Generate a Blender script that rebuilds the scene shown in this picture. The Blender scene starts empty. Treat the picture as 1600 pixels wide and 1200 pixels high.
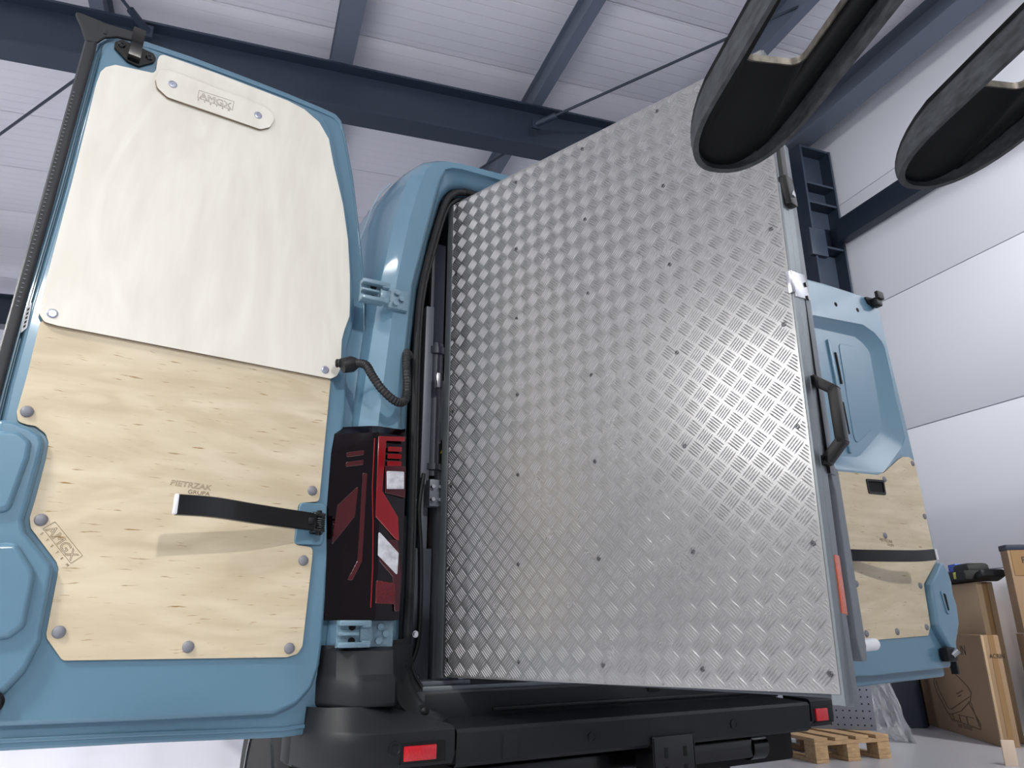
import bpy, bmesh, math, random
from mathutils import Vector, Matrix
random.seed(7)
scn = bpy.context.scene
COL = scn.collection

# ------------------------------------------------------------------ camera, world, lamps, exposure
CAM = Vector((-1.502, -1.980, 0.835))
PITCH, ROLL, HEAD = math.radians(18.44), math.radians(-0.23), math.radians(60.81)
_H = Vector((math.cos(HEAD), math.sin(HEAD), 0)); _R = Vector((math.sin(HEAD), -math.cos(HEAD), 0)); _Z = Vector((0, 0, 1))
_f = _H*math.cos(PITCH)+_Z*math.sin(PITCH); _u = -_H*math.sin(PITCH)+_Z*math.cos(PITCH)
_r2 = _R*math.cos(ROLL)+_u*math.sin(ROLL); _u2 = -_R*math.sin(ROLL)+_u*math.cos(ROLL)
cd = bpy.data.cameras.new('camera'); cam = bpy.data.objects.new('camera', cd); COL.objects.link(cam)
cd.sensor_width = 36; cd.lens = 36*1128.6/1600; cd.clip_start = 0.02; cd.clip_end = 200
cam.matrix_world = Matrix(((_r2.x, _u2.x, -_f.x, CAM.x), (_r2.y, _u2.y, -_f.y, CAM.y), (_r2.z, _u2.z, -_f.z, CAM.z), (0, 0, 0, 1)))
scn.camera = cam

w = bpy.data.worlds.new('hall_light'); scn.world = w; w.use_nodes = True
w.node_tree.nodes['Background'].inputs[0].default_value = (0.80, 0.84, 1.0, 1)
w.node_tree.nodes['Background'].inputs[1].default_value = 0.23

def area_lamp(name, loc, target, size, power, color=(1, 0.985, 0.95), spread=180):
    l = bpy.data.lights.new(name, 'AREA'); l.energy = power; l.color = color; l.shape = 'DISK'; l.size = size; l.spread = math.radians(spread)
    o = bpy.data.objects.new(name, l); COL.objects.link(o); o.location = loc
    o.rotation_euler = (Vector(target)-Vector(loc)).to_track_quat('-Z', 'Y').to_euler()
    return o
area_lamp('lamp_light', (-0.75, -8.0, 5.45), (-0.6, 0, 1.2), 0.40, 315)
area_lamp('lamp_light', (-9.2, -0.95, 3.85), (0, 0, 1.2), 0.45, 170)
area_lamp('lamp_light', (4.0, -3.0, 5.3), (5.3, 1.0, 3.2), 0.6, 175, spread=92)  # added fill, aimed to brighten the right wall
area_lamp('lamp_light', (-6.5, 9.5, 5.4), (-6.5, 9.0, 0), 0.8, 350)
area_lamp('lamp_light', (-5.2, -2.0, 5.3), (-5.2, -2.0, 0), 0.8, 430, spread=110)  # added downlight, brightens the floor so it bounces onto the ceiling
area_lamp('lamp_light', (-6.75, -5.73, 5.45), (-0.4, -0.4, 1.3), 0.42, 145)
area_lamp('lamp_light', (-5.0, 3.2, 5.2), (-5.0, 3.2, 0), 0.8, 380, spread=110)  # second added downlight, more floor bounce for the ceiling

scn.view_settings.view_transform = 'Standard'; scn.view_settings.look = 'None'
scn.view_settings.gamma = 1.0; scn.view_settings.use_curve_mapping = False
scn.view_settings.exposure = 0.16

# ------------------------------------------------------------------ materials
def S(r, g, b):
    f = lambda c: (c/255/12.92) if c/255 <= 0.04045 else ((c/255+0.055)/1.055)**2.4
    return (f(r), f(g), f(b), 1)
MATS = {}
def mat(name, col, rough=0.5, metal=0.0, coat=0.0, noise=None, bump=None, emit=None, trans=0.0, alpha=1.0, spec=0.5, sheen=0):
    """noise=(scale, amount, (sx,sy,sz)) mottles the colour; bump=(scale, strength, (sx,sy,sz))"""
    m = bpy.data.materials.new(name); m.use_nodes = True; nt = m.node_tree; b = nt.nodes['Principled BSDF']
    b.inputs['Base Color'].default_value = col; b.inputs['Roughness'].default_value = rough
    b.inputs['Metallic'].default_value = metal; b.inputs['Coat Weight'].default_value = coat
    b.inputs['Coat Roughness'].default_value = 0.06
    b.inputs['Specular IOR Level'].default_value = spec
    b.inputs['Transmission Weight'].default_value = trans; b.inputs['Alpha'].default_value = alpha
    if emit:
        b.inputs['Emission Color'].default_value = emit[0]; b.inputs['Emission Strength'].default_value = emit[1]
    def coords(sc):
        tc = nt.nodes.new('ShaderNodeTexCoord'); mp = nt.nodes.new('ShaderNodeMapping')
        mp.inputs['Scale'].default_value = sc; nt.links.new(tc.outputs['Object'], mp.inputs['Vector']); return mp
    if noise:
        mp = coords(noise[2] if len(noise) > 2 else (1, 1, 1))
        n = nt.nodes.new('ShaderNodeTexNoise'); n.inputs['Scale'].default_value = noise[0]; n.inputs['Detail'].default_value = 5
        nt.links.new(mp.outputs[0], n.inputs['Vector'])
        r = nt.nodes.new('ShaderNodeValToRGB'); a = noise[1]
        r.color_ramp.elements[0].position = 0.3; r.color_ramp.elements[1].position = 0.7
        r.color_ramp.elements[0].color = (col[0]*(1-a), col[1]*(1-a), col[2]*(1-a), 1)
        r.color_ramp.elements[1].color = (min(1, col[0]*(1+a)), min(1, col[1]*(1+a)), min(1, col[2]*(1+a)), 1)
        nt.links.new(n.outputs['Fac'], r.inputs['Fac']); nt.links.new(r.outputs['Color'], b.inputs['Base Color'])
    if bump:
        mp = coords(bump[2] if len(bump) > 2 else (1, 1, 1))
        n = nt.nodes.new('ShaderNodeTexNoise'); n.inputs['Scale'].default_value = bump[0]; n.inputs['Detail'].default_value = 4
        nt.links.new(mp.outputs[0], n.inputs['Vector'])
        bp = nt.nodes.new('ShaderNodeBump'); bp.inputs['Strength'].default_value = bump[1]; bp.inputs['Distance'].default_value = 0.002
        nt.links.new(n.outputs['Fac'], bp.inputs['Height']); nt.links.new(bp.outputs['Normal'], b.inputs['Normal'])
    MATS[name] = m
    return m

def ply_mat(name, c_light, c_dark, grain, fleck):
    m = bpy.data.materials.new(name); m.use_nodes = True; nt = m.node_tree; b = nt.nodes['Principled BSDF']
    N = nt.nodes.new; L = nt.links.new
    b.inputs['Roughness'].default_value = 0.55; b.inputs['Specular IOR Level'].default_value = 0.35
    tc = N('ShaderNodeTexCoord')
    mp = N('ShaderNodeMapping'); mp.inputs['Scale'].default_value = grain; L(tc.outputs['Object'], mp.inputs['Vector'])
    n1 = N('ShaderNodeTexNoise'); n1.inputs['Scale'].default_value = 1.0; n1.inputs['Detail'].default_value = 7; n1.inputs['Distortion'].default_value = 1.8
    L(mp.outputs[0], n1.inputs['Vector'])
    wv = N('ShaderNodeMath'); wv.operation = 'MULTIPLY'; wv.inputs[1].default_value = 26.0; L(n1.outputs['Fac'], wv.inputs[0])
    sn = N('ShaderNodeMath'); sn.operation = 'SINE'; L(wv.outputs[0], sn.inputs[0])
    n2 = N('ShaderNodeTexNoise'); n2.inputs['Scale'].default_value = 4.5; n2.inputs['Detail'].default_value = 8; L(mp.outputs[0], n2.inputs['Vector'])
    ad = N('ShaderNodeMath'); ad.operation = 'MULTIPLY_ADD'; ad.inputs[1].default_value = 0.14; L(sn.outputs[0], ad.inputs[0]); L(n2.outputs['Fac'], ad.inputs[2])
    r = N('ShaderNodeValToRGB'); r.color_ramp.elements[0].position = 0.22; r.color_ramp.elements[1].position = 0.78
    r.color_ramp.elements[0].color = c_dark; r.color_ramp.elements[1].color = c_light; L(ad.outputs[0], r.inputs['Fac'])
    out = r.outputs['Color']
    if fleck:
        mp2 = N('ShaderNodeMapping'); mp2.inputs['Scale'].default_value = fleck; mp2.inputs['Rotation'].default_value = (0, 0, 0.04); L(tc.outputs['Object'], mp2.inputs['Vector'])
        n3 = N('ShaderNodeTexNoise'); n3.inputs['Scale'].default_value = 1.0; n3.inputs['Detail'].default_value = 3; L(mp2.outputs[0], n3.inputs['Vector'])
        r3 = N('ShaderNodeValToRGB'); r3.color_ramp.elements[0].position = 0.645; r3.color_ramp.elements[0].color = (0, 0, 0, 1)
        r3.color_ramp.elements[1].position = 0.74; r3.color_ramp.elements[1].color = (1, 1, 1, 1); L(n3.outputs['Fac'], r3.inputs['Fac'])
        mx = N('ShaderNodeMix'); mx.data_type = 'RGBA'; L(r3.outputs['Color'], mx.inputs['Factor'])
        L(out, mx.inputs['A']); mx.inputs['B'].default_value = S(150, 118, 72); out = mx.outputs['Result']
    L(out, b.inputs['Base Color'])
    MATS[name] = m; return m

paint = mat('van_blue_paint', S(93, 130, 152), 0.36, 0.05, 0.6, bump=(900, 0.012))
paint_e = mat('hinge_paint', S(112, 140, 156), 0.42, 0.1, 0.5, noise=(260, 0.18))
ply_up = ply_mat('pale_birch_ply', S(233, 230, 220), S(223, 219, 207), (4.2, 0.9, 1.0), None)
ply_lo = ply_mat('warm_birch_ply', S(217, 204, 178), S(196, 181, 152), (1.0, 4.4, 1.0), (16, 150, 10))
ply_edge = mat('ply_edge_brown', S(120, 105, 88), 0.7)
engrave = mat('engraved_line', S(124, 106, 80), 0.8)
rubber = mat('black_rubber', S(20, 21, 24), 0.5, bump=(200, 0.05))
seal_m = mat('dark_grey_seal', S(25, 27, 32), 0.55, bump=(150, 0.06))
blackmetal = mat('black_gloss_metal', S(6, 7, 9), 0.25, 0.0, 0.25)
blackplastic = mat('black_plastic', S(10, 11, 13), 0.42, spec=0.35)
bumper_m = mat('bumper_grey_plastic', S(25, 27, 31), 0.5, noise=(30, 0.08), bump=(700, 0.06), spec=0.35)
bumper_d = mat('bumper_dark_plastic', S(23, 25, 29), 0.5, noise=(20, 0.1), bump=(700, 0.06), spec=0.35)
greycap = mat('grey_cap_plastic', S(122, 123, 130), 0.45)
screw_m = mat('zinc_screw', S(176, 180, 196), 0.3, 0.6)
chrome = mat('bright_steel', S(200, 202, 205), 0.2, 1.0)
alu = mat('anodised_profile', S(122, 129, 133), 0.4, 0.6)
steelgrey = mat('lift_grey_paint', S(104, 110, 117), 0.45, 0.25)
steeldark = mat('lift_dark_paint', S(66, 72, 80), 0.5, 0.1)
orange = mat('orange_reflector', S(190, 80, 40), 0.35, 0, 0.5, noise=(220, 0.2))
whiteplastic = mat('white_plastic', S(222, 224, 228), 0.4)
whitestick = mat('white_sticker', S(210, 214, 220), 0.5)
redlens = mat('red_lens', S(118, 8, 14), 0.12, 0, 1.0)
darkred = mat('dark_red_lens', S(58, 5, 10), 0.1, 0, 1.0)
smoke = mat('smoked_lens', S(9, 2, 4), 0.06, 0, 0.4, spec=0.3)
clearl = mat('clear_lens', S(188, 190, 196), 0.2, 0.1, 1.0, noise=(60, 0.25))
reflred = mat('bumper_reflector_red', S(196, 20, 32), 0.25, 0, 0.8, noise=(300, 0.25))
interior = mat('dark_interior', S(17, 18, 21), 0.7)
floor_m = mat('hall_floor_epoxy', S(176, 176, 182), 0.28, 0, 0, noise=(0.8, 0.06), spec=0.5)
wall_m = mat('white_sandwich_panel', S(232, 235, 244), 0.5, noise=(0.6, 0.015))
ceil_m = bpy.data.materials.new('ceiling_panel'); MATS['ceil'] = ceil_m
steel_blue = mat('dark_blue_steel', S(44, 54, 70), 0.42, 0.1)
steel_mid = mat('blue_grey_purlin', S(104, 112, 128), 0.4, 0.15)
fork_m = mat('black_fork_paint', S(7, 9, 11), 0.45, 0.1, noise=(9, 0.35), bump=(60, 0.1), spec=0.25)
fork_w = mat('worn_fork_edge', S(62, 66, 69), 0.5, 0.3, noise=(40, 0.45, (1, 1, 3)))
card = mat('brown_cardboard', S(150, 124, 97), 0.85, noise=(3, 0.07))
card_l = mat('light_cardboard', S(176, 152, 122), 0.85, noise=(3, 0.06))
tape_m = mat('parcel_tape', S(140, 110, 74), 0.35)
ink = mat('dark_ink', S(46, 38, 34), 0.8)
inkline = mat('brown_print_line', S(92, 74, 58), 0.85)
wood = mat('pallet_wood', S(172, 142, 106), 0.8, noise=(14, 0.25, (1, 6, 6)))
perf_m = mat('grey_sheet_metal', S(120, 124, 138), 0.5, 0.2)
hole_m = mat('black_hole', S(8, 8, 10), 0.9)
wrap_m = mat('clear_film', S(225, 228, 232), 0.15, 0, 0, trans=0.5, alpha=0.42)
navy = mat('navy_panel', S(28, 36, 56), 0.5)
blue_tape = mat('blue_plastic', S(50, 92, 196), 0.5)
yellow_m = mat('yellow_plastic', S(196, 196, 70), 0.5)
tyre_m = mat('tyre_rubber', S(22, 22, 24), 0.8)
rim_m = mat('dark_rim', S(18, 18, 20), 0.35, 0.4)
daylight = mat('daylit_glazing', (0.9, 0.9, 1, 1), 0.5, emit=((0.85, 0.86, 1.0, 1), 1.3))
lamp_em = mat('lamp_diffuser', (1, 1, 1, 1), 0.5, emit=((1, 0.98, 0.95, 1), 3.0))

def build_ceiling_mat():
    m = ceil_m; m.use_nodes = True; nt = m.node_tree; b = nt.nodes['Principled BSDF']; N = nt.nodes.new; L = nt.links.new
    b.inputs['Base Color'].default_value = S(224, 224, 232); b.inputs['Roughness'].default_value = 0.38
    tc = N('ShaderNodeTexCoord'); sx = N('ShaderNodeSeparateXYZ'); L(tc.outputs['Object'], sx.inputs[0])
    mu = N('ShaderNodeMath'); mu.operation = 'MULTIPLY'; mu.inputs[1].default_value = 2*math.pi/0.125; L(sx.outputs['Y'], mu.inputs[0])
    sn = N('ShaderNodeMath'); sn.operation = 'SINE'; L(mu.outputs[0], sn.inputs[0])
    rp = N('ShaderNodeMapRange'); rp.inputs['From Min'].default_value = 0.86; rp.inputs['From Max'].default_value = 1.0; L(sn.outputs[0], rp.inputs['Value'])
    bp = N('ShaderNodeBump'); bp.inputs['Distance'].default_value = 0.004; bp.inputs['Strength'].default_value = 0.7; bp.invert = True
    L(rp.outputs[0], bp.inputs['Height']); L(bp.outputs['Normal'], b.inputs['Normal'])
build_ceiling_mat()

def tread_mat(nm, r0, r1, c):
    m = bpy.data.materials.new(nm); m.use_nodes = True; nt = m.node_tree; b = nt.nodes['Principled BSDF']; N = nt.nodes.new; L = nt.links.new
    b.inputs['Base Color'].default_value = S(c, c, c+1); b.inputs['Metallic'].default_value = 0.85
    tc = N('ShaderNodeTexCoord'); mp = N('ShaderNodeMapping'); mp.inputs['Scale'].default_value = (9, 9, 9); L(tc.outputs['Object'], mp.inputs['Vector'])
    n = N('ShaderNodeTexNoise'); n.inputs['Scale'].default_value = 1; n.inputs['Detail'].default_value = 8; n.inputs['Roughness'].default_value = 0.7; L(mp.outputs[0], n.inputs['Vector'])
    r = N('ShaderNodeMapRange'); r.inputs['To Min'].default_value = r0; r.inputs['To Max'].default_value = r1; L(n.outputs['Fac'], r.inputs['Value']); L(r.outputs[0], b.inputs['Roughness'])
    n2 = N('ShaderNodeTexNoise'); n2.inputs['Scale'].default_value = 140; L(tc.outputs['Object'], n2.inputs['Vector'])
    bp = N('ShaderNodeBump'); bp.inputs['Distance'].default_value = 0.0003; bp.inputs['Strength'].default_value = 0.12; L(n2.outputs['Fac'], bp.inputs['Height']); L(bp.outputs['Normal'], b.inputs['Normal'])
    b2 = N('ShaderNodeBsdfGlossy'); b2.inputs['Color'].default_value = S(c, c, c); b2.inputs['Roughness'].default_value = 0.58
    mx = N('ShaderNodeMixShader'); mx.inputs[0].default_value = 0.42
    out = nt.nodes['Material Output']; L(b.outputs[0], mx.inputs[1]); L(b2.outputs[0], mx.inputs[2]); L(mx.outputs[0], out.inputs['Surface'])
    return m
tread = tread_mat('tread_aluminium', 0.20, 0.32, 158); tread_bar = tread_mat('tread_bar_aluminium', 0.20, 0.30, 190)

# ------------------------------------------------------------------ helpers
def tag(o, label=None, cat=None, group=None, kind=None):
    if label: o['label'] = label
    if cat: o['category'] = cat
    if group: o['group'] = group
    if kind: o['kind'] = kind
    return o
def empty(name, loc=(0, 0, 0), parent=None, mtx=None):
    o = bpy.data.objects.new(name, None); COL.objects.link(o); o.empty_display_size = 0.1
    if parent: o.parent = parent
    if mtx is not None: o.matrix_local = mtx
    else: o.location = loc
    return o
def link(name, me, m, parent=None, mtx=None, smooth=None):
    o = bpy.data.objects.new(name, me); COL.objects.link(o)
    if m is not None:
        me.materials.clear()
        for mm in (m if isinstance(m, (list, tuple)) else [m]): me.materials.append(mm)
    if parent: o.parent = parent
    if mtx is not None: o.matrix_local = mtx
    if smooth is not None: smooth_mesh(me, smooth)
    return o
def smooth_mesh(me, angle):
    bm = bmesh.new(); bm.from_mesh(me)
    for f in bm.faces: f.smooth = True
    for e in bm.edges:
        e.smooth = e.is_manifold and len(e.link_faces) == 2 and e.calc_face_angle(0) < math.radians(angle)
    bm.to_mesh(me); bm.free()
class MB:
    def __init__(s): s.bm = bmesh.new()
    def box(s, c, d, rot=None, bev=0.0, seg=2):
        b2 = bmesh.new(); bmesh.ops.create_cube(b2, size=1)
        for v in b2.verts: v.co = Vector((v.co.x*d[0], v.co.y*d[1], v.co.z*d[2]))
        if bev > 0: bmesh.ops.bevel(b2, geom=list(b2.edges), offset=bev, segments=seg, affect='EDGES', profile=0.6)
        M = Matrix.Translation(Vector(c)) @ (rot.to_4x4() if rot is not None else Matrix.Identity(4))
        b2.transform(M); s.add(b2); return s
    def b(s, lo, hi, bev=0.0):
        return s.box([(lo[i]+hi[i])/2 for i in range(3)], [abs(hi[i]-lo[i]) for i in range(3)], None, bev)
    def add(s, b2):
        me = bpy.data.meshes.new('t'); b2.to_mesh(me); b2.free(); s.bm.from_mesh(me); bpy.data.meshes.remove(me)
    def cyl(s, a, b, r, n=20, r2=None, cap=True):
        a = Vector(a); b = Vector(b); d = b-a; L = d.length; b2 = bmesh.new()
        bmesh.ops.create_cone(b2, cap_ends=cap, segments=n, radius1=r, radius2=r if r2 is None else r2, depth=L)
        b2.transform(Matrix.Translation((a+b)/2) @ d.to_track_quat('Z', 'Y').to_matrix().to_4x4()); s.add(b2); return s
    def tube(s, pts, r, n=12, closed=False, rs=None):
        pts = [Vector(p) for p in pts]; rings = []; N = len(pts)
        up = None
        for i, p in enumerate(pts):
            if closed: t = pts[(i+1) % N]-pts[i-1]
            else: t = pts[min(i+1, N-1)]-pts[max(i-1, 0)]
            t.normalize()
            if up is None: up = t.orthogonal().normalized()
            else:
                up = up-t*up.dot(t)
                up = up.normalized() if up.length > 1e-6 else t.orthogonal().normalized()
            v = t.cross(up); rr = rs[i] if rs else r
            rings.append([s.bm.verts.new(p+(up*math.cos(2*math.pi*k/n)+v*math.sin(2*math.pi*k/n))*rr) for k in range(n)])
        for i in range(N if closed else N-1):
            A, B = rings[i], rings[(i+1) % N]
            for k in range(n): s.bm.faces.new((A[k], A[(k+1) % n], B[(k+1) % n], B[k]))
        if not closed:
            s.bm.faces.new(list(reversed(rings[0]))); s.bm.faces.new(rings[-1])
        return s
    def lathe(s, prof, M=None, n=24, cap=True):
        """prof: list of (r, h) about local Z"""
        rings = []
        M = M or Matrix.Identity(4)
        for r, h in prof:
            rings.append([s.bm.verts.new(M @ Vector((r*math.cos(2*math.pi*k/n), r*math.sin(2*math.pi*k/n), h))) for k in range(n)])
        for A, B in zip(rings, rings[1:]):
            for k in range(n): s.bm.faces.new((A[k], A[(k+1) % n], B[(k+1) % n], B[k]))
        if cap: s.bm.faces.new(list(reversed(rings[0]))); s.bm.faces.new(rings[-1])
        return s
    def loft(s, rows, closed=False, flip=False):
        V = [[s.bm.verts.new(p) for p in r] for r in rows]
        for A, B in zip(V, V[1:]):
            n = len(A)
            for k in range(n if closed else n-1):
                q = (A[k], A[(k+1) % n], B[(k+1) % n], B[k])
                try: s.bm.faces.new(tuple(reversed(q)) if flip else q)
                except ValueError: pass
        return V
    def face(s, pts): s.bm.faces.new([s.bm.verts.new(p) for p in pts]); return s
    def build(s, name, m, parent=None, mtx=None, smooth=35, recalc=True):
        if recalc: bmesh.ops.recalc_face_normals(s.bm, faces=s.bm.faces)
        me = bpy.data.meshes.new(name); s.bm.to_mesh(me); s.bm.free()
        return link(name, me, m, parent, mtx, smooth)
def fillet(pts, r, n=4):
    out = []; N = len(pts)
    for i in range(N):
        p = Vector(pts[i][:2]); a = Vector(pts[i-1][:2])-p; b = Vector(pts[(i+1) % N][:2])-p
        la, lb = a.length, b.length
        if la < 1e-6 or lb < 1e-6: continue
        ang = a.angle(b)
        if ang > math.radians(176): out.append(p); continue
        t = min(r/math.tan(ang/2) if ang > 0.05 else r, 0.45*la, 0.45*lb)
        A = p+a/la*t; B = p+b/lb*t
        for k in range(n+1):
            s_ = k/n; out.append(A*(1-s_)**2+p*2*s_*(1-s_)+B*s_**2)
    return out
def slab(name, loops, z0, z1, m, parent=None, bev=0.0, mtx=None, smooth=35, seg=2):
    """extruded outline with holes; loops = [outer, hole, ...] in local XY, from z0 to z1"""
    cu = bpy.data.curves.new(name, 'CURVE'); cu.dimensions = '2D'; cu.fill_mode = 'BOTH'
    t = abs(z1-z0); cu.extrude = max(t/2-bev, 1e-5)
    if bev > 0: cu.bevel_depth = bev; cu.bevel_resolution = seg; cu.offset = -bev
    for lp in loops:
        sp = cu.splines.new('POLY'); sp.points.add(len(lp)-1); sp.use_cyclic_u = True
        for i, p in enumerate(lp): sp.points[i].co = (p[0], p[1], 0, 1)
    o = bpy.data.objects.new('tmp', cu); COL.objects.link(o); bpy.context.view_layer.update()
    me = bpy.data.meshes.new_from_object(o.evaluated_get(bpy.context.evaluated_depsgraph_get()))
    bpy.data.objects.remove(o); bpy.data.curves.remove(cu)
    me.name = name; me.transform(Matrix.Translation((0, 0, (z0+z1)/2)))
    return link(name, me, m, parent, mtx, smooth)
def lettering(name, body, m, parent, origin, xdir, ydir, size, outline=False, sx=1.0, spacing=1.0, shear=0.0, th=0.0006):
    """text as a thin relief; origin / xdir / ydir in the parent's space, size = cap height"""
    cu = bpy.data.curves.new(name, 'FONT'); cu.body = body; cu.size = size/0.69; cu.space_character = spacing; cu.shear = shear
    if outline: cu.fill_mode = 'NONE'; cu.bevel_depth = size*0.021; cu.bevel_resolution = 0
    else: cu.extrude = th/2
    o = bpy.data.objects.new('tmp', cu); COL.objects.link(o); bpy.context.view_layer.update()
    me = bpy.data.meshes.new_from_object(o.evaluated_get(bpy.context.evaluated_depsgraph_get()))
    bpy.data.objects.remove(o); bpy.data.curves.remove(cu); me.name = name
    x = Vector(xdir).normalized(); y = Vector(ydir); y = (y-x*y.dot(x)).normalized(); z = x.cross(y); o_ = Vector(origin)
    if sx != 1.0: me.transform(Matrix.Diagonal((sx, 1, 1, 1)))
    if outline: me.transform(Matrix.Diagonal((1, 1, 0.3, 1)))
    me.transform(Matrix(((x.x, y.x, z.x, o_.x), (x.y, y.y, z.y, o_.y), (x.z, y.z, z.z, o_.z), (0, 0, 0, 1))))
    return link(name, me, m, parent)
def basis(X, Y, Zv, o):
    return Matrix(((X[0], Y[0], Zv[0], o[0]), (X[1], Y[1], Zv[1], o[1]), (X[2], Y[2], Zv[2], o[2]), (0, 0, 0, 1)))
def catmull(pts, n=8, closed=False):
    P = [Vector(p) for p in pts]; N = len(P); out = []
    for i in range(N if closed else N-1):
        p0 = P[i-1] if (closed or i > 0) else P[0]; p1 = P[i]; p2 = P[(i+1) % N]; p3 = P[(i+2) % N] if (closed or i+2 < N) else P[-1]
        for k in range(n):
            t = k/n
            out.append(0.5*((2*p1)+(p2-p0)*t+(2*p0-5*p1+4*p2-p3)*t*t+(3*p1-p0-3*p2+p3)*t**3))
    if not closed: out.append(P[-1])
    return out

# ------------------------------------------------------------------ the hall
HA = math.radians(-8.5)
HM = Matrix.Translation((5.25, 2.5, 0)) @ Matrix.Rotation(HA, 4, 'Z')     # hall frame: +x into the right wall, +y along it
SL = 0.045                                                                 # roof slope towards the wall
def zr(hx): return 6.42+SL*hx                                              # underside of roof panels

f = MB(); f.b((-16, -14, -0.1), (0.2, 18, 0.0)); fl = f.build('floor', floor_m, None, HM); tag(fl, kind='structure')
wr = empty('wall_right', mtx=HM); tag(wr, kind='structure')
zs = [0.0, 1.27, 2.63, 4.01, 5.35, 6.9]
for a, b in zip(zs, zs[1:]):
    p = MB(); p.b((0.012, -14, a+0.004), (0.14, 18, b-0.004), 0.006); p.build('wall_panel', wall_m, wr)
p = MB(); p.b((0.03, -14, 0), (0.2, 18, 6.9)); p.build('panel_core', mat('joint_grey', S(188, 190, 202), 0.8), wr)
ce = empty('ceiling', mtx=HM @ Matrix.Translation((0, 0, zr(0))) @ Matrix.Rotation(-math.atan(SL), 4, 'Y')); tag(ce, kind='structure')
pan = MB(); pan.b((-16.2, 0.006, 0.0), (0.3, 1.094, 0.12), 0.004); pan0 = pan.build('roof_panel', ceil_m, ce); me0 = pan0.data
pan0.location = (0, -13, 0)
for i in range(1, 29):
    o = pan0.copy(); COL.objects.link(o); o.parent = ce; o.location = (0, -13+1.1*i, 0)
p = MB(); p.b((-16.2, -13, 0.03), (0.3, 19, 0.16)); p.build('panel_core', mat('roof_joint', S(120, 122, 138), 0.8), ce)
# far end wall with a glazed band
wf = empty('wall_front', mtx=HM @ Matrix.Translation((0, 17, 0))); tag(wf, kind='structure')
p = MB(); p.b((-16, 0.05, 0), (0.1, 0.25, 6.4)); p.build('wall_panel', wall_m, wf)
gl = empty('window_1', mtx=HM @ Matrix.Translation((0, 16.9, 0))); tag(gl, kind='structure')
for i in range(9):
    for zz in (0.25, 1.35, 2.45, 3.55):
        p = MB(); p.b((-15.2+1.6*i, -0.02, zz), (-13.7+1.6*i, 0.03, zz+0.98)); p.build('pane', daylight, gl)
p = MB()
for i in range(10): p.b((-15.3+1.6*i, -0.05, 0.2), (-15.2+1.6*i, 0.06, 4.6))
for zz in (0.17, 1.25, 2.35, 3.45, 4.55): p.b((-15.3, -0.05, zz), (-0.8, 0.06, zz+0.09))
p.build('window_frame', steel_blue, gl)

def ibeam_x(name, x0, x1, y, zfun, depth, width, parent=None, tw=0.012, tf=0.022):
    m_ = MB()
    for (ya, yb, za, zb) in ((y-width/2, y+width/2, 0, tf), (y-width/2, y+width/2, depth-tf, depth), (y-tw/2, y+tw/2, tf, depth-tf)):
        rows = []
        for x in (x0, x1):
            z = zfun(x); rows.append([(x, ya, z+za), (x, yb, z+za), (x, yb, z+zb), (x, ya, z+zb)])
        V = m_.loft(rows, closed=True); m_.bm.faces.new(V[0]); m_.bm.faces.new(list(reversed(V[1])))
    return m_.build(name, steel_blue, parent, HM if parent is None else None, smooth=None)
raf = lambda x: 5.64+SL*x
o = ibeam_x('roof_beam', -15.8, -0.3, 0.42, raf, 0.50, 0.24); tag(o, 'dark blue steel roof beam crossing the hall right above the van', 'beam', 'roof beams')
o = ibeam_x('roof_beam', -15.8, -0.3, 6.9, raf, 0.50, 0.24); tag(o, 'dark steel roof beam further back, seen left of the open door', 'beam', 'roof beams')
# purlins sit on the beams and carry the panels
names = {-5.56: 'blue grey purlin running up the ceiling above the left rear door', -3.56: 'thin blue grey purlin meeting the roof beam above the tread plate',
         -7.6: 'dark purlin on the roof beam above the left door latch', -0.36: 'wide blue grey purlin along the top of the white wall', -1.75: 'blue grey purlin seen through the slot of the black fork'}
for hx, lab in names.items():
    wd = 0.2 if hx == -5.56 else (0.26 if hx == -0.36 else 0.11); m_ = MB()
    z0 = raf(hx)+0.50; z1 = zr(hx)
    m_.b((hx-wd/2, -13, z0), (hx+wd/2, 17, z0+0.012)); m_.b((hx-0.012, -13, z0+0.012), (hx+0.012, 17, z1-0.012)); m_.b((hx-wd/2, -13, z1-0.012), (hx+wd/2, 17, z1))
    m_.b((hx-wd/2-0.03, 0.30, z0-0.015), (hx+wd/2+0.03, 0.54, z0+0.0))
    o = m_.build('roof_purlin', steel_mid, None, HM, smooth=None); tag(o, lab, 'purlin', 'roof purlins')
# bracing rods
def rod(a, b, lab):
    m_ = MB(); m_.cyl(a, b, 0.014, 10); d = (Vector(b)-Vector(a)).normalized()
    o = empty('bracing_rod', mtx=HM); r_ = m_.build('rod', steel_blue, o)
    m_ = MB(); m_.cyl(Vector(a), Vector(a)+d*0.22, 0.032, 12); m_.box(a, (0.09, 0.02, 0.12)); m_.build('clevis', steel_blue, o)
    tag(o, lab, 'rod', 'roof bracing rods'); return o
rod((-3.58, 0.28, 5.72), (-1.2, -2.1, 6.28), 'thin dark bracing rod rising right from the roof beam')
rod((-3.58, 0.56, 5.72), (-6.3, 6.6, 5.8), 'thin bracing rod running back behind the roof beam over the van')
rod((-7.55, 0.6, 5.55), (-11.2, 5.6, 5.7), 'thin bracing rod behind the left door by its black seal')
rod((-7.2, 0.3, 5.7), (-8.6, -2.0, 5.9), 'short bracing rod crossing above the left door latch')
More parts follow.
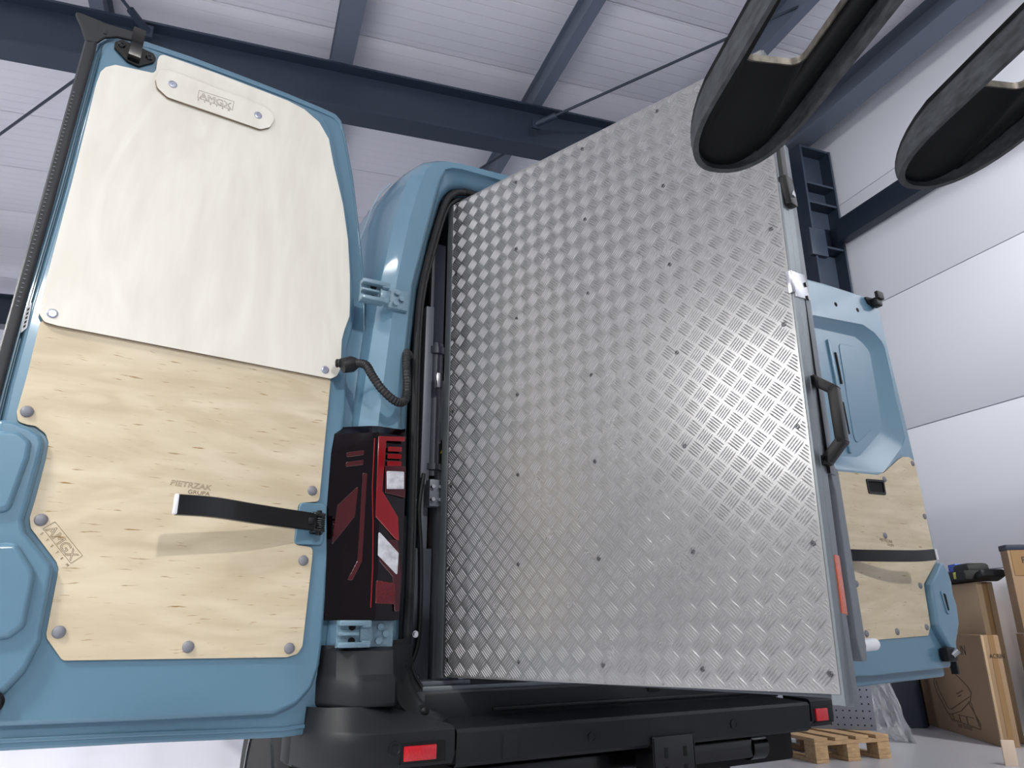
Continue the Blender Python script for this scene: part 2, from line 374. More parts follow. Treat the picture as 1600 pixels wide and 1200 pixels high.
# wall column with stiffened corner
co = empty('steel_column', mtx=HM @ Matrix.Translation((0, 0.1, 0)))
m_ = MB(); m_.b((-0.04, -0.16, 0), (-0.015, 0.16, 6.05)); m_.b((-0.46, -0.16, 0), (-0.435, 0.16, 6.05)); m_.b((-0.435, -0.01, 0), (-0.04, 0.01, 6.05)); m_.build('shaft', steel_blue, co, smooth=None)
for zz in (4.75, 5.3, 5.55, 6.03):
    m_ = MB(); m_.b((-0.44, -0.15, zz), (-0.04, 0.15, zz+0.025)); m_.build('stiffener', steel_blue, co, smooth=None)
m_ = MB(); m_.b((-0.52, -0.18, 4.62), (-0.30, -0.12, 4.95), 0.01); m_.build('bracket', steel_blue, co)
tag(co, 'dark blue steel wall column behind the right rear door', 'column')
m_ = MB(); m_.b((-0.13, -7.5, 4.84), (-0.01, -0.08, 5.10), 0.008); o = m_.build('wall_rail', steel_blue, None, HM); tag(o, 'dark steel rail along the white wall below the fork tips', 'rail')

# hall lamps (behind the camera and at the far end)
for i, (x, y, z, lab) in enumerate(((-0.75, -8.0, 5.52, 'round white hall lamp behind the photographer'), (-9.2, -0.95, 3.92, 'low hanging round white hall lamp far left of the van'),
                                 (4.0, -3.0, 5.38, 'added round white fill lamp for the wall, on the right behind the photographer'), (-6.5, 9.5, 5.48, 'round white hall lamp far in front of the van'),
                                 (-5.2, -2.0, 5.38, 'added round white fill lamp for ceiling bounce, left of the photographer'), (-6.75, -5.73, 5.53, 'round white hall lamp far back on the left'), (-5.0, 3.2, 5.28, 'added round white fill lamp for ceiling bounce, beside the van cab'))):
    L_ = empty('hall_lamp', (x, y, z)); tag(L_, lab, 'lamp', 'hall lamps')
    m_ = MB(); m_.lathe([(0.30, 0), (0.30, 0.05), (0.12, 0.2), (0.05, 0.24), (0.05, 0.3)]); m_.build('housing', whiteplastic, L_)
    m_ = MB(); ceil_h = zr((HM.inverted() @ Vector((x, y, 0))).x)-z-0.01; m_.cyl((0, 0, 0.3), (0, 0, ceil_h), 0.01, 8); m_.build('cable', blackplastic, L_)

# ------------------------------------------------------------------ the van
van = empty('van', (0, 0, 0)); tag(van, 'blue-grey panel van with open rear doors, seen from behind', 'van')
XC = 0.10                                        # mirror: x -> XC - x
E_ = [(-0.925, 0.62), (-0.915, 0.78), (-0.895, 1.0), (-0.877, 1.2), (-0.857, 1.4), (-0.842, 1.6), (-0.822, 1.86), (-0.792, 2.09), (-0.757, 2.25), (-0.737, 2.31), (-0.705, 2.345), (-0.66, 2.366), (-0.60, 2.376), (-0.39, 2.392), (0.05, 2.40)]
S_ = [(-1.00, 0.62), (-1.0, 0.78), (-0.995, 1.0), (-0.985, 1.2), (-0.967, 1.4), (-0.947, 1.6), (-0.917, 1.86), (-0.878, 2.09), (-0.838, 2.25), (-0.815, 2.31), (-0.775, 2.37), (-0.70, 2.41), (-0.60, 2.43), (-0.39, 2.45), (0.05, 2.46)]
I_ = [(-0.775, 0.60), (-0.778, 0.78), (-0.78, 1.0), (-0.78, 1.2), (-0.78, 1.429), (-0.772, 1.65), (-0.759, 1.87), (-0.717, 2.082), (-0.687, 2.23), (-0.677, 2.28), (-0.657, 2.328), (-0.63, 2.343), (-0.598, 2.350), (-0.393, 2.357), (0.05, 2.362)]
J_ = [(-0.735, 0.60), (-0.738, 0.78), (-0.74, 1.0), (-0.742, 1.2), (-0.742, 1.4), (-0.742, 1.65), (-0.728, 1.87), (-0.695, 2.06), (-0.658, 2.22), (-0.645, 2.255), (-0.622, 2.29), (-0.60, 2.305), (-0.57, 2.312), (-0.39, 2.318), (0.05, 2.32)]
def full(half, y, dz=0):
    L_ = [Vector((x, y, z)) for x, z in half]; return L_+[Vector((XC-p.x, y, p.z)) for p in reversed(L_[:-1])]
def mid(A, B, t): return [(a[0]*(1-t)+b[0]*t, a[1]*(1-t)+b[1]*t) for a, b in zip(A, B)]
m_ = MB()
m_.loft([full(I_, 0.0), full(mid(I_, E_, 0.1), -0.006), full(mid(I_, E_, 0.88), -0.006), full(E_, 0.0), full(mid(E_, S_, 0.35), 0.03), full(mid(E_, S_, 0.75), 0.14), full(S_, 0.34), full(S_, 2.6), full(mid(S_, S_, 0), 4.2),
         full([(x*0.93+0.003, 0.5+(z-0.5)*0.92) for x, z in S_], 4.8), full([(x*0.8, 0.5+(z-0.5)*0.35) for x, z in S_], 5.9)])
m_.build('body', paint, van, smooth=24)
m_ = MB(); m_.loft([full(I_, 0.0), full(mid(I_, J_, 0.12), 0.012), full(mid(I_, J_, 0.5), 0.022), full(J_, 0.045), full(J_, 0.12)]); m_.build('door_jamb', paint, van, smooth=50)
m_ = MB(); sec = full(J_, 0.12); V = m_.loft([sec, full([(x*0.985, z-0.01) for x, z in J_], 0.5), full([(x*1.1, z) for x, z in J_], 0.7), full([(x*1.1, z) for x, z in J_], 3.4)])
m_.bm.faces.new(V[-1]); m_.build('cargo_lining', interior, van)
m_ = MB(); m_.b((-0.80, 0.03, 0.60), (0.9, 3.4, 0.66)); m_.build('cargo_floor', mat('cargo_floor_grey', S(70, 72, 76), 0.6, noise=(8, 0.15)), van)
m_ = MB(); m_.b((-0.66, 0.045, 0.655), (0.76, 0.30, 0.672), 0.003); m_.build('sill_plate', alu, van)
# roof seam on the side
m_ = MB(); m_.tube([(x-0.002, 0.22, z) for x, z in S_[2:11]], 0.003, 6); m_.build('side_seam', mat('seam_light', S(150, 172, 186), 0.4), van)
# rubber seal around the opening
sl = [(-0.45, 2.305), (-0.56, 2.300), (-0.605, 2.28), (-0.637, 2.225), (-0.673, 2.083), (-0.71, 1.894), (-0.72, 1.70), (-0.716, 1.35), (-0.712, 0.97), (-0.712, 0.753), (-0.683, 0.669), (-0.614, 0.612), (-0.493, 0.592), (-0.2, 0.590)]
loop = [(x, 0.05 if z > 0.7 else 0.045, z) for x, z in sl]; loop = loop+[(XC-x, y, z) for x, y, z in reversed(loop)]
m_ = MB(); pts = catmull(loop, 5, closed=True); m_.tube(pts, 0.0125, 10, closed=True); so = m_.build('door_seal', rubber, van)
m_ = MB(); m_.tube([Vector((XC/2+(p.x-XC/2)*0.975, p.y+0.018, 1.45+(p.z-1.45)*0.985)) for p in pts], 0.006, 8, closed=True); m_.build('door_seal', seal_m, van)
# interior ledges and straps seen past the lift
for z, x0 in ((1.92, -0.62), (1.72, -0.64), (1.60, -0.64), (1.49, -0.645)):
    m_ = MB(); m_.cyl((x0-0.1, 1.5, z-0.02), (x0+0.16, 1.0, z+0.06), 0.008, 8); m_.build('cargo_rail', alu, van)
m_ = MB(); m_.b((-0.70, 0.55, 1.10), (-0.66, 0.62, 1.20), 0.004); m_.build('warning_box', orange, van)

# hinges on the pillar (painted)
def hinge(z):
    h = empty('door_hinge', (0, 0, z), van)
    m_ = MB(); m_.b((-0.845, -0.022, -0.034), (-0.778, 0.0, 0.034), 0.004); m_.b((-0.875, -0.036, -0.02), (-0.84, -0.004, 0.02), 0.005); m_.build('hinge_plate', paint_e, h)
    m_ = MB()
    m_.b((-0.935, -0.05, 0.020), (-0.862, -0.012, 0.034), 0.004); m_.b((-0.935, -0.05, -0.034), (-0.862, -0.012, -0.020), 0.004)
    m_.b((-0.935, -0.028, -0.034), (-0.862, -0.018, 0.034), 0.002); m_.b((-0.935, -0.045, -0.004), (-0.880, -0.02, 0.004), 0.002)
    m_.b((-0.872, -0.048, 0.016), (-0.848, -0.02, 0.034), 0.004); m_.b((-0.872, -0.048, -0.034), (-0.848, -0.02, -0.016), 0.004)
    m_.build('hinge_arm', paint_e, h)
    for dz in (0.018, -0.018):
        m_ = MB(); m_.cyl((-0.895, -0.0295, dz), (-0.895, -0.020, dz), 0.0095, 16); m_.build('hinge_hole', hole_m, h)
    for dx, dz in ((-0.818, 0.018), (-0.803, 0.0), (-0.822, -0.018)):
        m_ = MB(); m_.cyl((dx, -0.032, dz), (dx, -0.02, dz), 0.0085, 12, 0.0075); m_.build('bolt', paint_e, h)
hinge(1.797); hinge(0.814)
# cable in a corrugated sleeve
cp = catmull([(-0.985, -0.005, 1.560), (-0.945, -0.03, 1.558), (-0.915, -0.06, 1.55), (-0.897, -0.075, 1.515), (-0.868, -0.085, 1.474), (-0.825, -0.085, 1.445), (-0.793, -0.07, 1.458), (-0.781, -0.05, 1.51), (-0.778, -0.03, 1.57), (-0.776, -0.02, 1.615), (-0.765, 0.005, 1.635), (-0.75, 0.02, 1.632)], 22)
rs = [0.0115+(0.0016 if (i//2) % 2 else 0) for i in range(len(cp))]
m_ = MB(); m_.tube(cp, 0.012, 12, rs=rs); cab = m_.build('cable_sleeve', rubber, van, smooth=30)
m_ = MB(); m_.lathe([(0.022, -0.03), (0.024, 0.0), (0.018, 0.012), (0.012, 0.02), (0.001, 0.02)], Matrix.Translation((-0.945, -0.028, 1.557)) @ Matrix.Rotation(math.radians(70), 4, 'Y'), 16); m_.build('cable_grommet', rubber, van)

# left tail lamp: smoked block with coloured segments
tl = empty('tail_lamp', (0, 0, 0), van)
m_ = MB()
rows = []
for z, xr, xk, xl, yk in ((0.848, -0.764, -0.852, -0.965, -0.05), (0.95, -0.763, -0.851, -0.965, -0.055), (1.15, -0.764, -0.858, -0.968, -0.055), (1.30, -0.766, -0.864, -0.966, -0.05), (1.358, -0.768, -0.867, -0.96, -0.045), (1.384, -0.772, -0.864, -0.955, -0.02)):
    rows.append([(xr, 0.03, z), (xr, -0.03, z), (xr-0.008, yk+0.005, z), (xk+0.01, yk, z), (xk-0.012, yk+0.010, z), (xl-0.005, yk+0.075, z), (xl-0.035, yk+0.20, z), (xl+0.05, 0.2, z), (xk, 0.03, z)])
V = m_.loft(rows, closed=True); m_.bm.faces.new(V[0]); m_.bm.faces.new(list(reversed(V[-1])))
m_.build('lamp_housing', smoke, tl, smooth=25)
RX = Matrix(((1, 0, 0, 0), (0, 0, -1, 0), (0, 1, 0, 0), (0, 0, 0, 1)))       # local XY -> world XZ, +Z -> -Y
def seg(name, pts, y0, th, m, bev=0.002, r=0.004): return slab(name, [fillet(pts, r)], -y0-th, -y0, m, tl, bev, RX) if False else slab(name, [fillet(pts, r)], -y0, -y0+th, m, tl, bev, RX)
YF = -0.053
seg('red_segment', [(-0.862, 1.345), (-0.782, 1.352), (-0.782, 1.338), (-0.838, 1.334), (-0.842, 1.19), (-0.792, 1.120), (-0.786, 1.055), (-0.800, 1.062), (-0.858, 1.118)], YF, 0.005, redlens)
for z in (1.318, 1.297, 1.276): seg('brake_bar', [(-0.832, z), (-0.790, z+0.003), (-0.790, z-0.011), (-0.832, z-0.014)], YF, 0.004, redlens, 0.001, 0.002)
seg('dark_red_segment', [(-0.838, 1.262), (-0.776, 1.266), (-0.773, 1.175), (-0.835, 1.185)], YF, 0.0035, darkred)
seg('reversing_lens', [(-0.833, 1.247), (-0.781, 1.250), (-0.779, 1.200), (-0.830, 1.196)], YF, 0.007, clearl)
seg('clear_lens', [(-0.847, 1.080), (-0.786, 1.023), (-0.787, 0.963), (-0.845, 1.015)], YF, 0.006, clearl)
seg('dark_red_segment', [(-0.835, 1.055), (-0.79, 1.06), (-0.775, 0.97), (-0.776, 0.87), (-0.79, 0.87), (-0.80, 0.96), (-0.84, 1.0)], YF, 0.002, darkred)
seg('reflex_lens', [(-0.846, 0.950), (-0.790, 0.943), (-0.789, 0.888), (-0.845, 0.890)], YF, 0.004, mat('reflex_red', S(84, 6, 12), 0.25, 0, 0.9, noise=(400, 0.6)))
m_ = MB(); m_.tube([(-0.869, -0.046, 1.34), (-0.868, -0.047, 1.2), (-0.862, -0.052, 1.10), (-0.856, -0.052, 0.98), (-0.855, -0.051, 0.88)], 0.002, 8); m_.build('red_edge', redlens, tl)
side = Matrix(((0.86, 0, -0.51, 0), (-0.51, 0, -0.86, 0), (0, 1, 0, 0), (0, 0, 0, 1)))   # facet facing rear-left
def sseg(name, pts, m, off): return slab(name, [fillet(pts, 0.004)], 0, 0.004, m, tl, 0.001, Matrix.Translation((-0.917, -0.012, 0)) @ side @ Matrix.Translation((0, 0, off)))
for z in (1.30, 1.272): sseg('side_bar', [(-0.02, z), (0.03, z+0.006), (0.03, z-0.008), (-0.02, z-0.014)], darkred, 0.0)
sseg('side_reflector', [(0.02, 1.205), (0.016, 1.12), (-0.045, 1.04), (-0.035, 1.15)], darkred, 0.0)
sseg('side_strip', [(0.03, 1.24), (0.043, 1.24), (0.043, 1.0), (0.02, 0.95), (0.005, 0.95), (0.03, 1.0)], darkred, 0.0)

# the same lamp and hinges on the right pillar
for src in [o for o in list(van.children) if o.name.split('.')[0] in ('tail_lamp', 'door_hinge')]:
    c_ = src.copy(); COL.objects.link(c_); c_.parent = van
    c_.matrix_local = Matrix.Translation((XC, 0, 0)) @ Matrix.Diagonal((-1, 1, 1, 1)) @ src.matrix_local
    for ch in list(src.children):
        k_ = ch.copy(); COL.objects.link(k_); k_.parent = c_; k_.matrix_local = ch.matrix_local
# ---- rear bumper
def corner(sign, x0, x1, name):
    """x0 inner end, x1 outer side"""
    c = empty(name, (0, 0, 0), van)
    rows = []
    for z, yo, fin in ((0.497, -0.085, 0), (0.502, -0.115, 0), (0.525, -0.130, 0), (0.582, -0.130, 0), (0.590, -0.122, 0)):
        r = [(x0, yo, z), (x0+(x1-x0)*0.45, yo, z), (x0+(x1-x0)*0.72, yo+0.008, z), (x0+(x1-x0)*0.87, yo+0.05, z), (x0+(x1-x0)*0.96, yo+0.13, z), (x1, 0.07, z), (x1+0.005*sign, 0.14, z)]
        rows.append([Vector(p) for p in r])
    rows.append([Vector((x0, -0.01, 0.594)), Vector((x0+(x1-x0)*0.40, -0.048, 0.634)), Vector((x0+(x1-x0)*0.66, -0.078, 0.642)), Vector((x0+(x1-x0)*0.85, -0.035, 0.640)), Vector((x0+(x1-x0)*0.95, 0.01, 0.64)), Vector((x1, 0.07, 0.64)), Vector((x1+0.005*sign, 0.14, 0.64))])
    m_ = MB(); m_.loft(rows); m_.build('bumper_corner', bumper_m, c, smooth=40)
    return c
bl = corner(-1, -0.64, -1.00, 'bumper_end')
m_ = MB(); m_.loft([[Vector((-0.70, 0.03, z)), Vector((-0.74, -0.012, z)), Vector((-0.80, -0.016, z)), Vector((-0.90, -0.016, z)), Vector((-0.955, 0.02, z)), Vector((-1.006, 0.10, z)), Vector((-1.008, 0.16, z))] for z in (0.50, 0.60, 0.70, 0.786)])
m_.build('lower_trim', bumper_m, bl, smooth=60)
m_ = MB()   # upper cover below the hinge
rows = []
for z, ya, yb in ((0.640, -0.078, -0.03), (0.648, -0.082, -0.035), (0.70, -0.078, -0.035), (0.715, -0.062, -0.03), (0.772, -0.052, -0.022), (0.780, -0.03, 0.0)):
    rows.append([Vector(p) for p in ((-0.772, 0.03, z), (-0.778, ya+0.012, z), (-0.788, ya, z), (-0.868, ya, z), (-0.892, ya+0.012, z), (-0.93, yb, z), (-0.975, yb+0.08, z), (-1.0, 0.10, z), (-1.005, 0.16, z))])
m_.loft(rows); m_.build('bumper_cover', bumper_m, bl, smooth=30)
m_ = MB()   # side trim along the opening, sweeping onto the step
rows = []
for (x, z, y) in ((-0.735, 0.80, 0.005), (-0.735, 0.72, 0.0), (-0.730, 0.68, -0.012), (-0.712, 0.640, -0.03), (-0.685, 0.612, -0.045), (-0.64, 0.594, -0.055)):
    rows.append([Vector((x+0.04, 0.055, z+0.012)), Vector((x+0.02, y+0.012, z+0.006)), Vector((x, y, z)), Vector((x-0.045, y-0.012, z-0.004)), Vector((x-0.06, y+0.02, z-0.008))])
m_.loft(rows); m_.build('opening_trim', bumper_m, bl, smooth=60)
for (x, y, z, r) in ((-0.735, 0.005, 0.735, 0.008), (-0.690, -0.035, 0.617, 0.012)):
    m_ = MB(); m_.lathe([(r*1.5, 0), (r*1.5, 0.002), (r, 0.003), (r, 0.010), (r*0.6, 0.013), (0.0005, 0.0135)], Matrix.Translation((x, y, z)) @ Matrix.Rotation(math.radians(90), 4, 'X'), 16); m_.build('trim_bolt', blackplastic, bl)
# parking sensors
for (x, y, z, par) in ((-0.80, -0.130, 0.548, bl),):
    m_ = MB(); m_.lathe([(0.017, 0), (0.017, 0.003), (0.012, 0.003), (0.011, 0.0015), (0.0005, 0.0015)], Matrix.Translation((x, y, z)) @ Matrix.Rotation(math.radians(90), 4, 'X'), 20); m_.build('parking_sensor', bumper_d, par)
m_ = MB(); m_.lathe([(0.014, 0), (0.014, 0.003), (0.010, 0.003), (0.0095, 0.0005), (0.0005, 0.0005)], Matrix.Translation((-0.938, -0.062, 0.585)) @ Matrix.Rotation(math.radians(-38), 4, 'Z') @ Matrix.Rotation(math.radians(90), 4, 'X'), 20); m_.build('parking_sensor', blackplastic, bl)
m_ = MB(); m_.b((-0.785, -0.1315, 0.510), (-0.665, -0.120, 0.560), 0.003); m_.build('reflector_recess', blackplastic, bl)
m_ = MB(); m_.b((-0.778, -0.1375, 0.518), (-0.692, -0.125, 0.552), 0.003); m_.build('red_reflector', reflred, bl)
br = corner(1, 0.692, 0.86, 'bumper_end')
m_ = MB(); m_.b((0.705, -0.1315, 0.513), (0.80, -0.120, 0.565), 0.003); m_.build('reflector_recess', blackplastic, br)
m_ = MB(); m_.b((0.709, -0.1375, 0.520), (0.768, -0.125, 0.560), 0.003); m_.build('red_reflector', reflred, br)
st = empty('rear_step', (0, 0, 0), van)
m_ = MB(); rows = []
for x in (-0.634, -0.3, 0.03, 0.4, 0.686):
    rows.append([Vector((x, -0.06, 0.488)), Vector((x, -0.112, 0.490)), Vector((x, -0.126, 0.500)), Vector((x, -0.130, 0.572)), Vector((x, -0.124, 0.581)), Vector((x, 0.0, 0.586)), Vector((x, 0.03, 0.59)), Vector((x, 0.06, 0.64))])
V = m_.loft(rows); m_.build('step_pad', bumper_d, st, smooth=35)
m_ = MB(); m_.b((-0.66, 0.028, 0.585), (0.72, 0.06, 0.655), 0.006); m_.build('sill_trim', bumper_d, st)
m_ = MB(); m_.b((-0.45, 0.020, 0.600), (0.70, 0.036, 0.612), 0.004); m_.build('sill_rib', rubber, st)
for x in (0.12, 0.30):
    m_ = MB(); m_.b((x, 0.022, 0.628), (x+0.05, 0.034, 0.648), 0.003); m_.build('sill_clip', hole_m, st)
for x in (-0.215, 0.33):
    m_ = MB(); m_.lathe([(0.013, 0), (0.013, 0.0025), (0.010, 0.0025), (0.0098, 0.001), (0.0005, 0.001)], Matrix.Translation((x, -0.1295, 0.535)) @ Matrix.Rotation(math.radians(90), 4, 'X'), 20); m_.build('parking_sensor', bumper_m, st)
m_ = MB(); m_.b((-0.50, -0.1315, 0.503), (-0.455, -0.125, 0.560), 0.002); m_.build('tow_eye_cover', bumper_d, st)
# towing bracket, cross tube
m_ = MB(); m_.b((-0.005, -0.135, 0.36), (0.158, -0.128, 0.520), 0.003); m_.b((-0.005, -0.135, 0.36), (0.003, -0.05, 0.52), 0.002); m_.b((0.150, -0.135, 0.36), (0.158, -0.05, 0.52), 0.002); tb = m_.build('tow_bracket', blackmetal, van)
for x in (0.045, 0.118):
    for z in (0.475, 0.425):
        m_ = MB(); m_.b((x-0.006, -0.1365, z-0.014), (x+0.006, -0.1345, z+0.014), 0.0); m_.build('slot', hole_m, tb)
m_ = MB(); m_.b((-0.5, 0.02, 0.40), (0.56, 0.09, 0.46), 0.01); m_.cyl((0.56, 0.055, 0.43), (0.63, 0.055, 0.43), 0.042, 18); m_.build('cross_tube', blackmetal, van)
# wheels
def wheel(x, y, s):
    wv_ = empty('wheel', (x, y, 0.345), van)
    R_ = Matrix.Rotation(math.radians(90), 4, 'Y')
    m_ = MB(); m_.lathe([(0.22, -0.115), (0.30, -0.118), (0.335, -0.10), (0.345, -0.06), (0.345, 0.06), (0.335, 0.10), (0.30, 0.118), (0.22, 0.115)], R_, 40); m_.build('tyre', tyre_m, wv_)
    m_ = MB(); m_.lathe([(0.215, -0.1), (0.205, -0.118), (0.19, -0.08), (0.10, -0.06), (0.08, -0.09), (0.001, -0.09)], R_, 36, cap=False); m_.build('rim', rim_m, wv_)
    for k in range(6):
        a = k*math.pi/3; m_ = MB(); m_.cyl((-0.075*1, 0.075*math.cos(a), 0.075*math.sin(a)), (-0.105, 0.075*math.cos(a), 0.075*math.sin(a)), 0.012, 8); m_.build('wheel_nut', alu, wv_)
    m_ = MB(); m_.lathe([(0.216, -0.119), (0.222, -0.121), (0.222, -0.115), (0.216, -0.115)], R_, 40, cap=False); m_.build('rim_edge', alu, wv_)
wheel(-0.862, 0.56, -1); wheel(0.94, 0.95, 1)
m_ = MB(); m_.b((-0.80, 0.10, 0.36), (0.85, 3.5, 0.50), 0.02); m_.build('underbody', mat('underbody_black', S(12, 12, 13), 0.8), van)

# ---- left rear door (local x = minus distance from the hinge, y up from z 0.6, z towards the viewer)
ML = basis((0.99370, 0.11209, 0), (-0.00460, 0.04081, 0.99916), (0.11200, -0.99286, 0.04107), (-0.9054, 0, 0.6))
L_FLANGE = [(-0.815, 1.802), (-0.798, 1.83), (-0.777, 1.85), (-0.698, 1.876), (-0.572, 1.888), (-0.429, 1.894), (-0.276, 1.898), (-0.152, 1.896), (-0.109, 1.893), (-0.087, 1.875), (-0.07, 1.824), (-0.031, 1.655), (-0.002, 1.479), (0.024, 1.308), (0.037, 1.127), (0.039, 0.981), (0.031, 0.81), (0.012, 0.769), (0.0, 0.635), (-0.008, 0.432), (-0.013, 0.303), (-0.013, 0.181), (-0.017, 0.104), (-0.023, 0.029), (-0.039, -0.009), (-0.07, -0.023), (-0.132, -0.026), (-0.447, -0.012), (-0.83, 0.0), (-0.852, 0.02), (-0.855, 0.4), (-0.852, 0.75), (-0.846, 0.96), (-0.83, 1.3)]
L_INNER = [(-0.800, 1.792), (-0.775, 1.815), (-0.695, 1.836), (-0.573, 1.845), (-0.28, 1.852), (-0.161, 1.845), (-0.129, 1.794), (-0.094, 1.668), (-0.05, 1.476), (-0.023, 1.285), (-0.012, 1.154), (-0.019, 1.087), (-0.03, 1.031), (-0.024, 0.838), (-0.041, 0.571), (-0.051, 0.362), (-0.052, 0.2), (-0.057, 0.138), (-0.074, 0.085), (-0.109, 0.05), (-0.164, 0.030), (-0.45, 0.036), (-0.83, 0.047), (-0.838, 0.4), (-0.838, 0.75), (-0.832, 0.96), (-0.815, 1.3)]
door = slab('rear_door', [fillet(L_FLANGE, 0.02)], -0.066, -0.030, paint, van, 0.006, ML)
slab('inner_panel', [fillet(L_INNER, 0.03)], -0.045, -0.006, paint, door, 0.010, None, 60, 4)
slab('inner_lip', [fillet([(x*0.985-0.004, 0.93+(y-0.93)*0.985) for x, y in L_FLANGE], 0.02), list(reversed(fillet([(x*0.972-0.008, 0.93+(y-0.93)*0.974) for x, y in L_FLANGE], 0.02)))], -0.034, -0.026, paint, door, 0.003, None, 60)
L_PLYLO = [(-0.805, 0.93), (-0.808, 0.779), (-0.812, 0.697), (-0.806, 0.675), (-0.789, 0.671), (-0.771, 0.67), (-0.749, 0.655), (-0.74, 0.636), (-0.739, 0.594), (-0.743, 0.512), (-0.747, 0.463), (-0.741, 0.441), (-0.681, 0.371), (-0.674, 0.356), (-0.675, 0.221), (-0.672, 0.211), (-0.636, 0.166), (-0.148, 0.160), (-0.121, 0.167), (-0.109, 0.186), (-0.099, 0.403), (-0.099, 0.435), (-0.152, 0.439), (-0.147, 0.55), (-0.09, 0.559), (-0.079, 0.93)]
L_PLYUP = [(-0.793, 1.679), (-0.784, 1.7), (-0.763, 1.72), (-0.668, 1.741), (-0.663, 1.755), (-0.664, 1.79), (-0.661, 1.808), (-0.652, 1.818), (-0.504, 1.828), (-0.284, 1.833), (-0.229, 1.825), (-0.177, 1.798), (-0.141, 1.747), (-0.12, 1.66), (-0.079, 1.519), (-0.055, 1.395), (-0.042, 1.271), (-0.037, 1.183), (-0.036, 1.133), (-0.05, 1.082), (-0.056, 1.049), (-0.055, 0.956), (-0.064, 0.932), (-0.083, 0.919), (-0.77, 0.919), (-0.797, 0.922), (-0.811, 0.94), (-0.812, 1.008), (-0.803, 1.314), (-0.797, 1.635)]
L_STAD = [(-0.661, 1.715), (-0.653, 1.689), (-0.623, 1.67), (-0.36, 1.679), (-0.333, 1.699), (-0.322, 1.733), (-0.334, 1.759), (-0.358, 1.768), (-0.640, 1.765), (-0.656, 1.748)]
pl = slab('plywood_panel', [fillet(L_PLYLO, 0.014)], -0.008, 0.0, ply_lo, door, 0.0006); tag(pl, 'warm birch plywood lower panel')
pu = slab('plywood_panel', [fillet(L_PLYUP, 0.014)], 0.0005, 0.009, ply_up, door, 0.0006); tag(pu, 'pale birch plywood upper panel')
ps = slab('plywood_plate', [fillet(L_STAD, 0.02)], 0.0092, 0.018, ply_up, door, 0.0006)
def edge_faces(o):
    o.data.materials.append(ply_edge)
    for p_ in o.data.polygons:
        if abs(p_.normal.z) < 0.5: p_.material_index = 1
for o in (pl, pu, ps): edge_faces(o)
def cap(parent, x, y, z, r=0.0135, m=greycap):
    m_ = MB(); m_.lathe([(r, 0), (r, 0.0015), (r*0.93, 0.0035), (r*0.7, 0.0058), (r*0.35, 0.0070), (0.0004, 0.0073)], Matrix.Translation((x, y, z)), 24); return m_.build('screw_cap', m, parent, smooth=60)
def screw(parent, x, y, z, r=0.012):
    m_ = MB(); m_.lathe([(r, 0), (r, 0.001), (r*0.75, 0.0024), (r*0.62, 0.0024), (r*0.58, 0.0014), (r*0.22, 0.0014), (r*0.2, 0.0003), (0.0003, 0.0003)], Matrix.Translation((x, y, z)), 24); return m_.build('screw', screw_m, parent, smooth=30)
for x, y in ((-0.793, 0.701), (-0.725, 0.46), (-0.112, 0.587), (-0.123, 0.399), (-0.143, 0.181), (-0.385, 0.189), (-0.652, 0.224)): cap(door, x, y, 0.0)
for x, y in ((-0.785, 0.947), (-0.102, 0.943)): screw(door, x, y, 0.009)
for x, y in ((-0.616, 1.72), (-0.372, 1.726)): screw(door, x, y, 0.018)
# logo: framed outline letters + small spaced letters
def logo(parent, p_tl, p_bl, p_br, p_tr, z, sysa, sysb, syssize):
    P = [Vector((a[0], a[1], z)) for a in (p_tl, p_bl, p_br, p_tr)]
    x = (P[2]-P[1]); y = P[0]-P[1]; W = x.length; Hh = (y-x.normalized()*y.dot(x.normalized())).length
    m_ = MB()
    for a, b in ((P[0], P[3]), (P[0], P[1]), (P[1], P[2]), (P[2], P[3])): m_.cyl(a, b, 0.00045, 4)
    m_.build('logo_frame', engrave, parent, smooth=None)
    lettering('logo_letters', 'AMGX', engrave, parent, P[1]+x*0.05+y*0.10, x, y, Hh*0.72, True, sx=W*0.92/(Hh*0.72/0.69*2.95), spacing=1.0)
    a = Vector((sysa[0], sysa[1], z)); b = Vector((sysb[0], sysb[1], z)); d = b-a; n = Vector((-d.y, d.x, 0))
    for k, ch in enumerate('SYSTEM'):
        lettering('logo_small_letter', ch, engrave, parent, a+d*(k/5.3), d, n, syssize)
logo(door, (-0.698, 0.458), (-0.718, 0.441), (-0.653, 0.369), (-0.633, 0.387), 0.0004, (-0.7215, 0.430), (-0.660, 0.362), 0.0055)
logo(door, (-0.545, 1.734), (-0.546, 1.706), (-0.447, 1.709), (-0.446, 1.742), 0.0184, (-0.545, 1.697), (-0.455, 1.701), 0.0055)
lettering('company_letters', 'PIETRZAK', engrave, door, (-0.473, 0.5655, 0.0004), (1, -0.045, 0), (0, 1, 0), 0.013, True, sx=1.16, shear=0.1)
lettering('company_letters', 'GRUPA', engrave, door, (-0.430, 0.5485, 0.0002), (1, -0.03, 0), (0, 1, 0), 0.0098, False, sx=1.15)
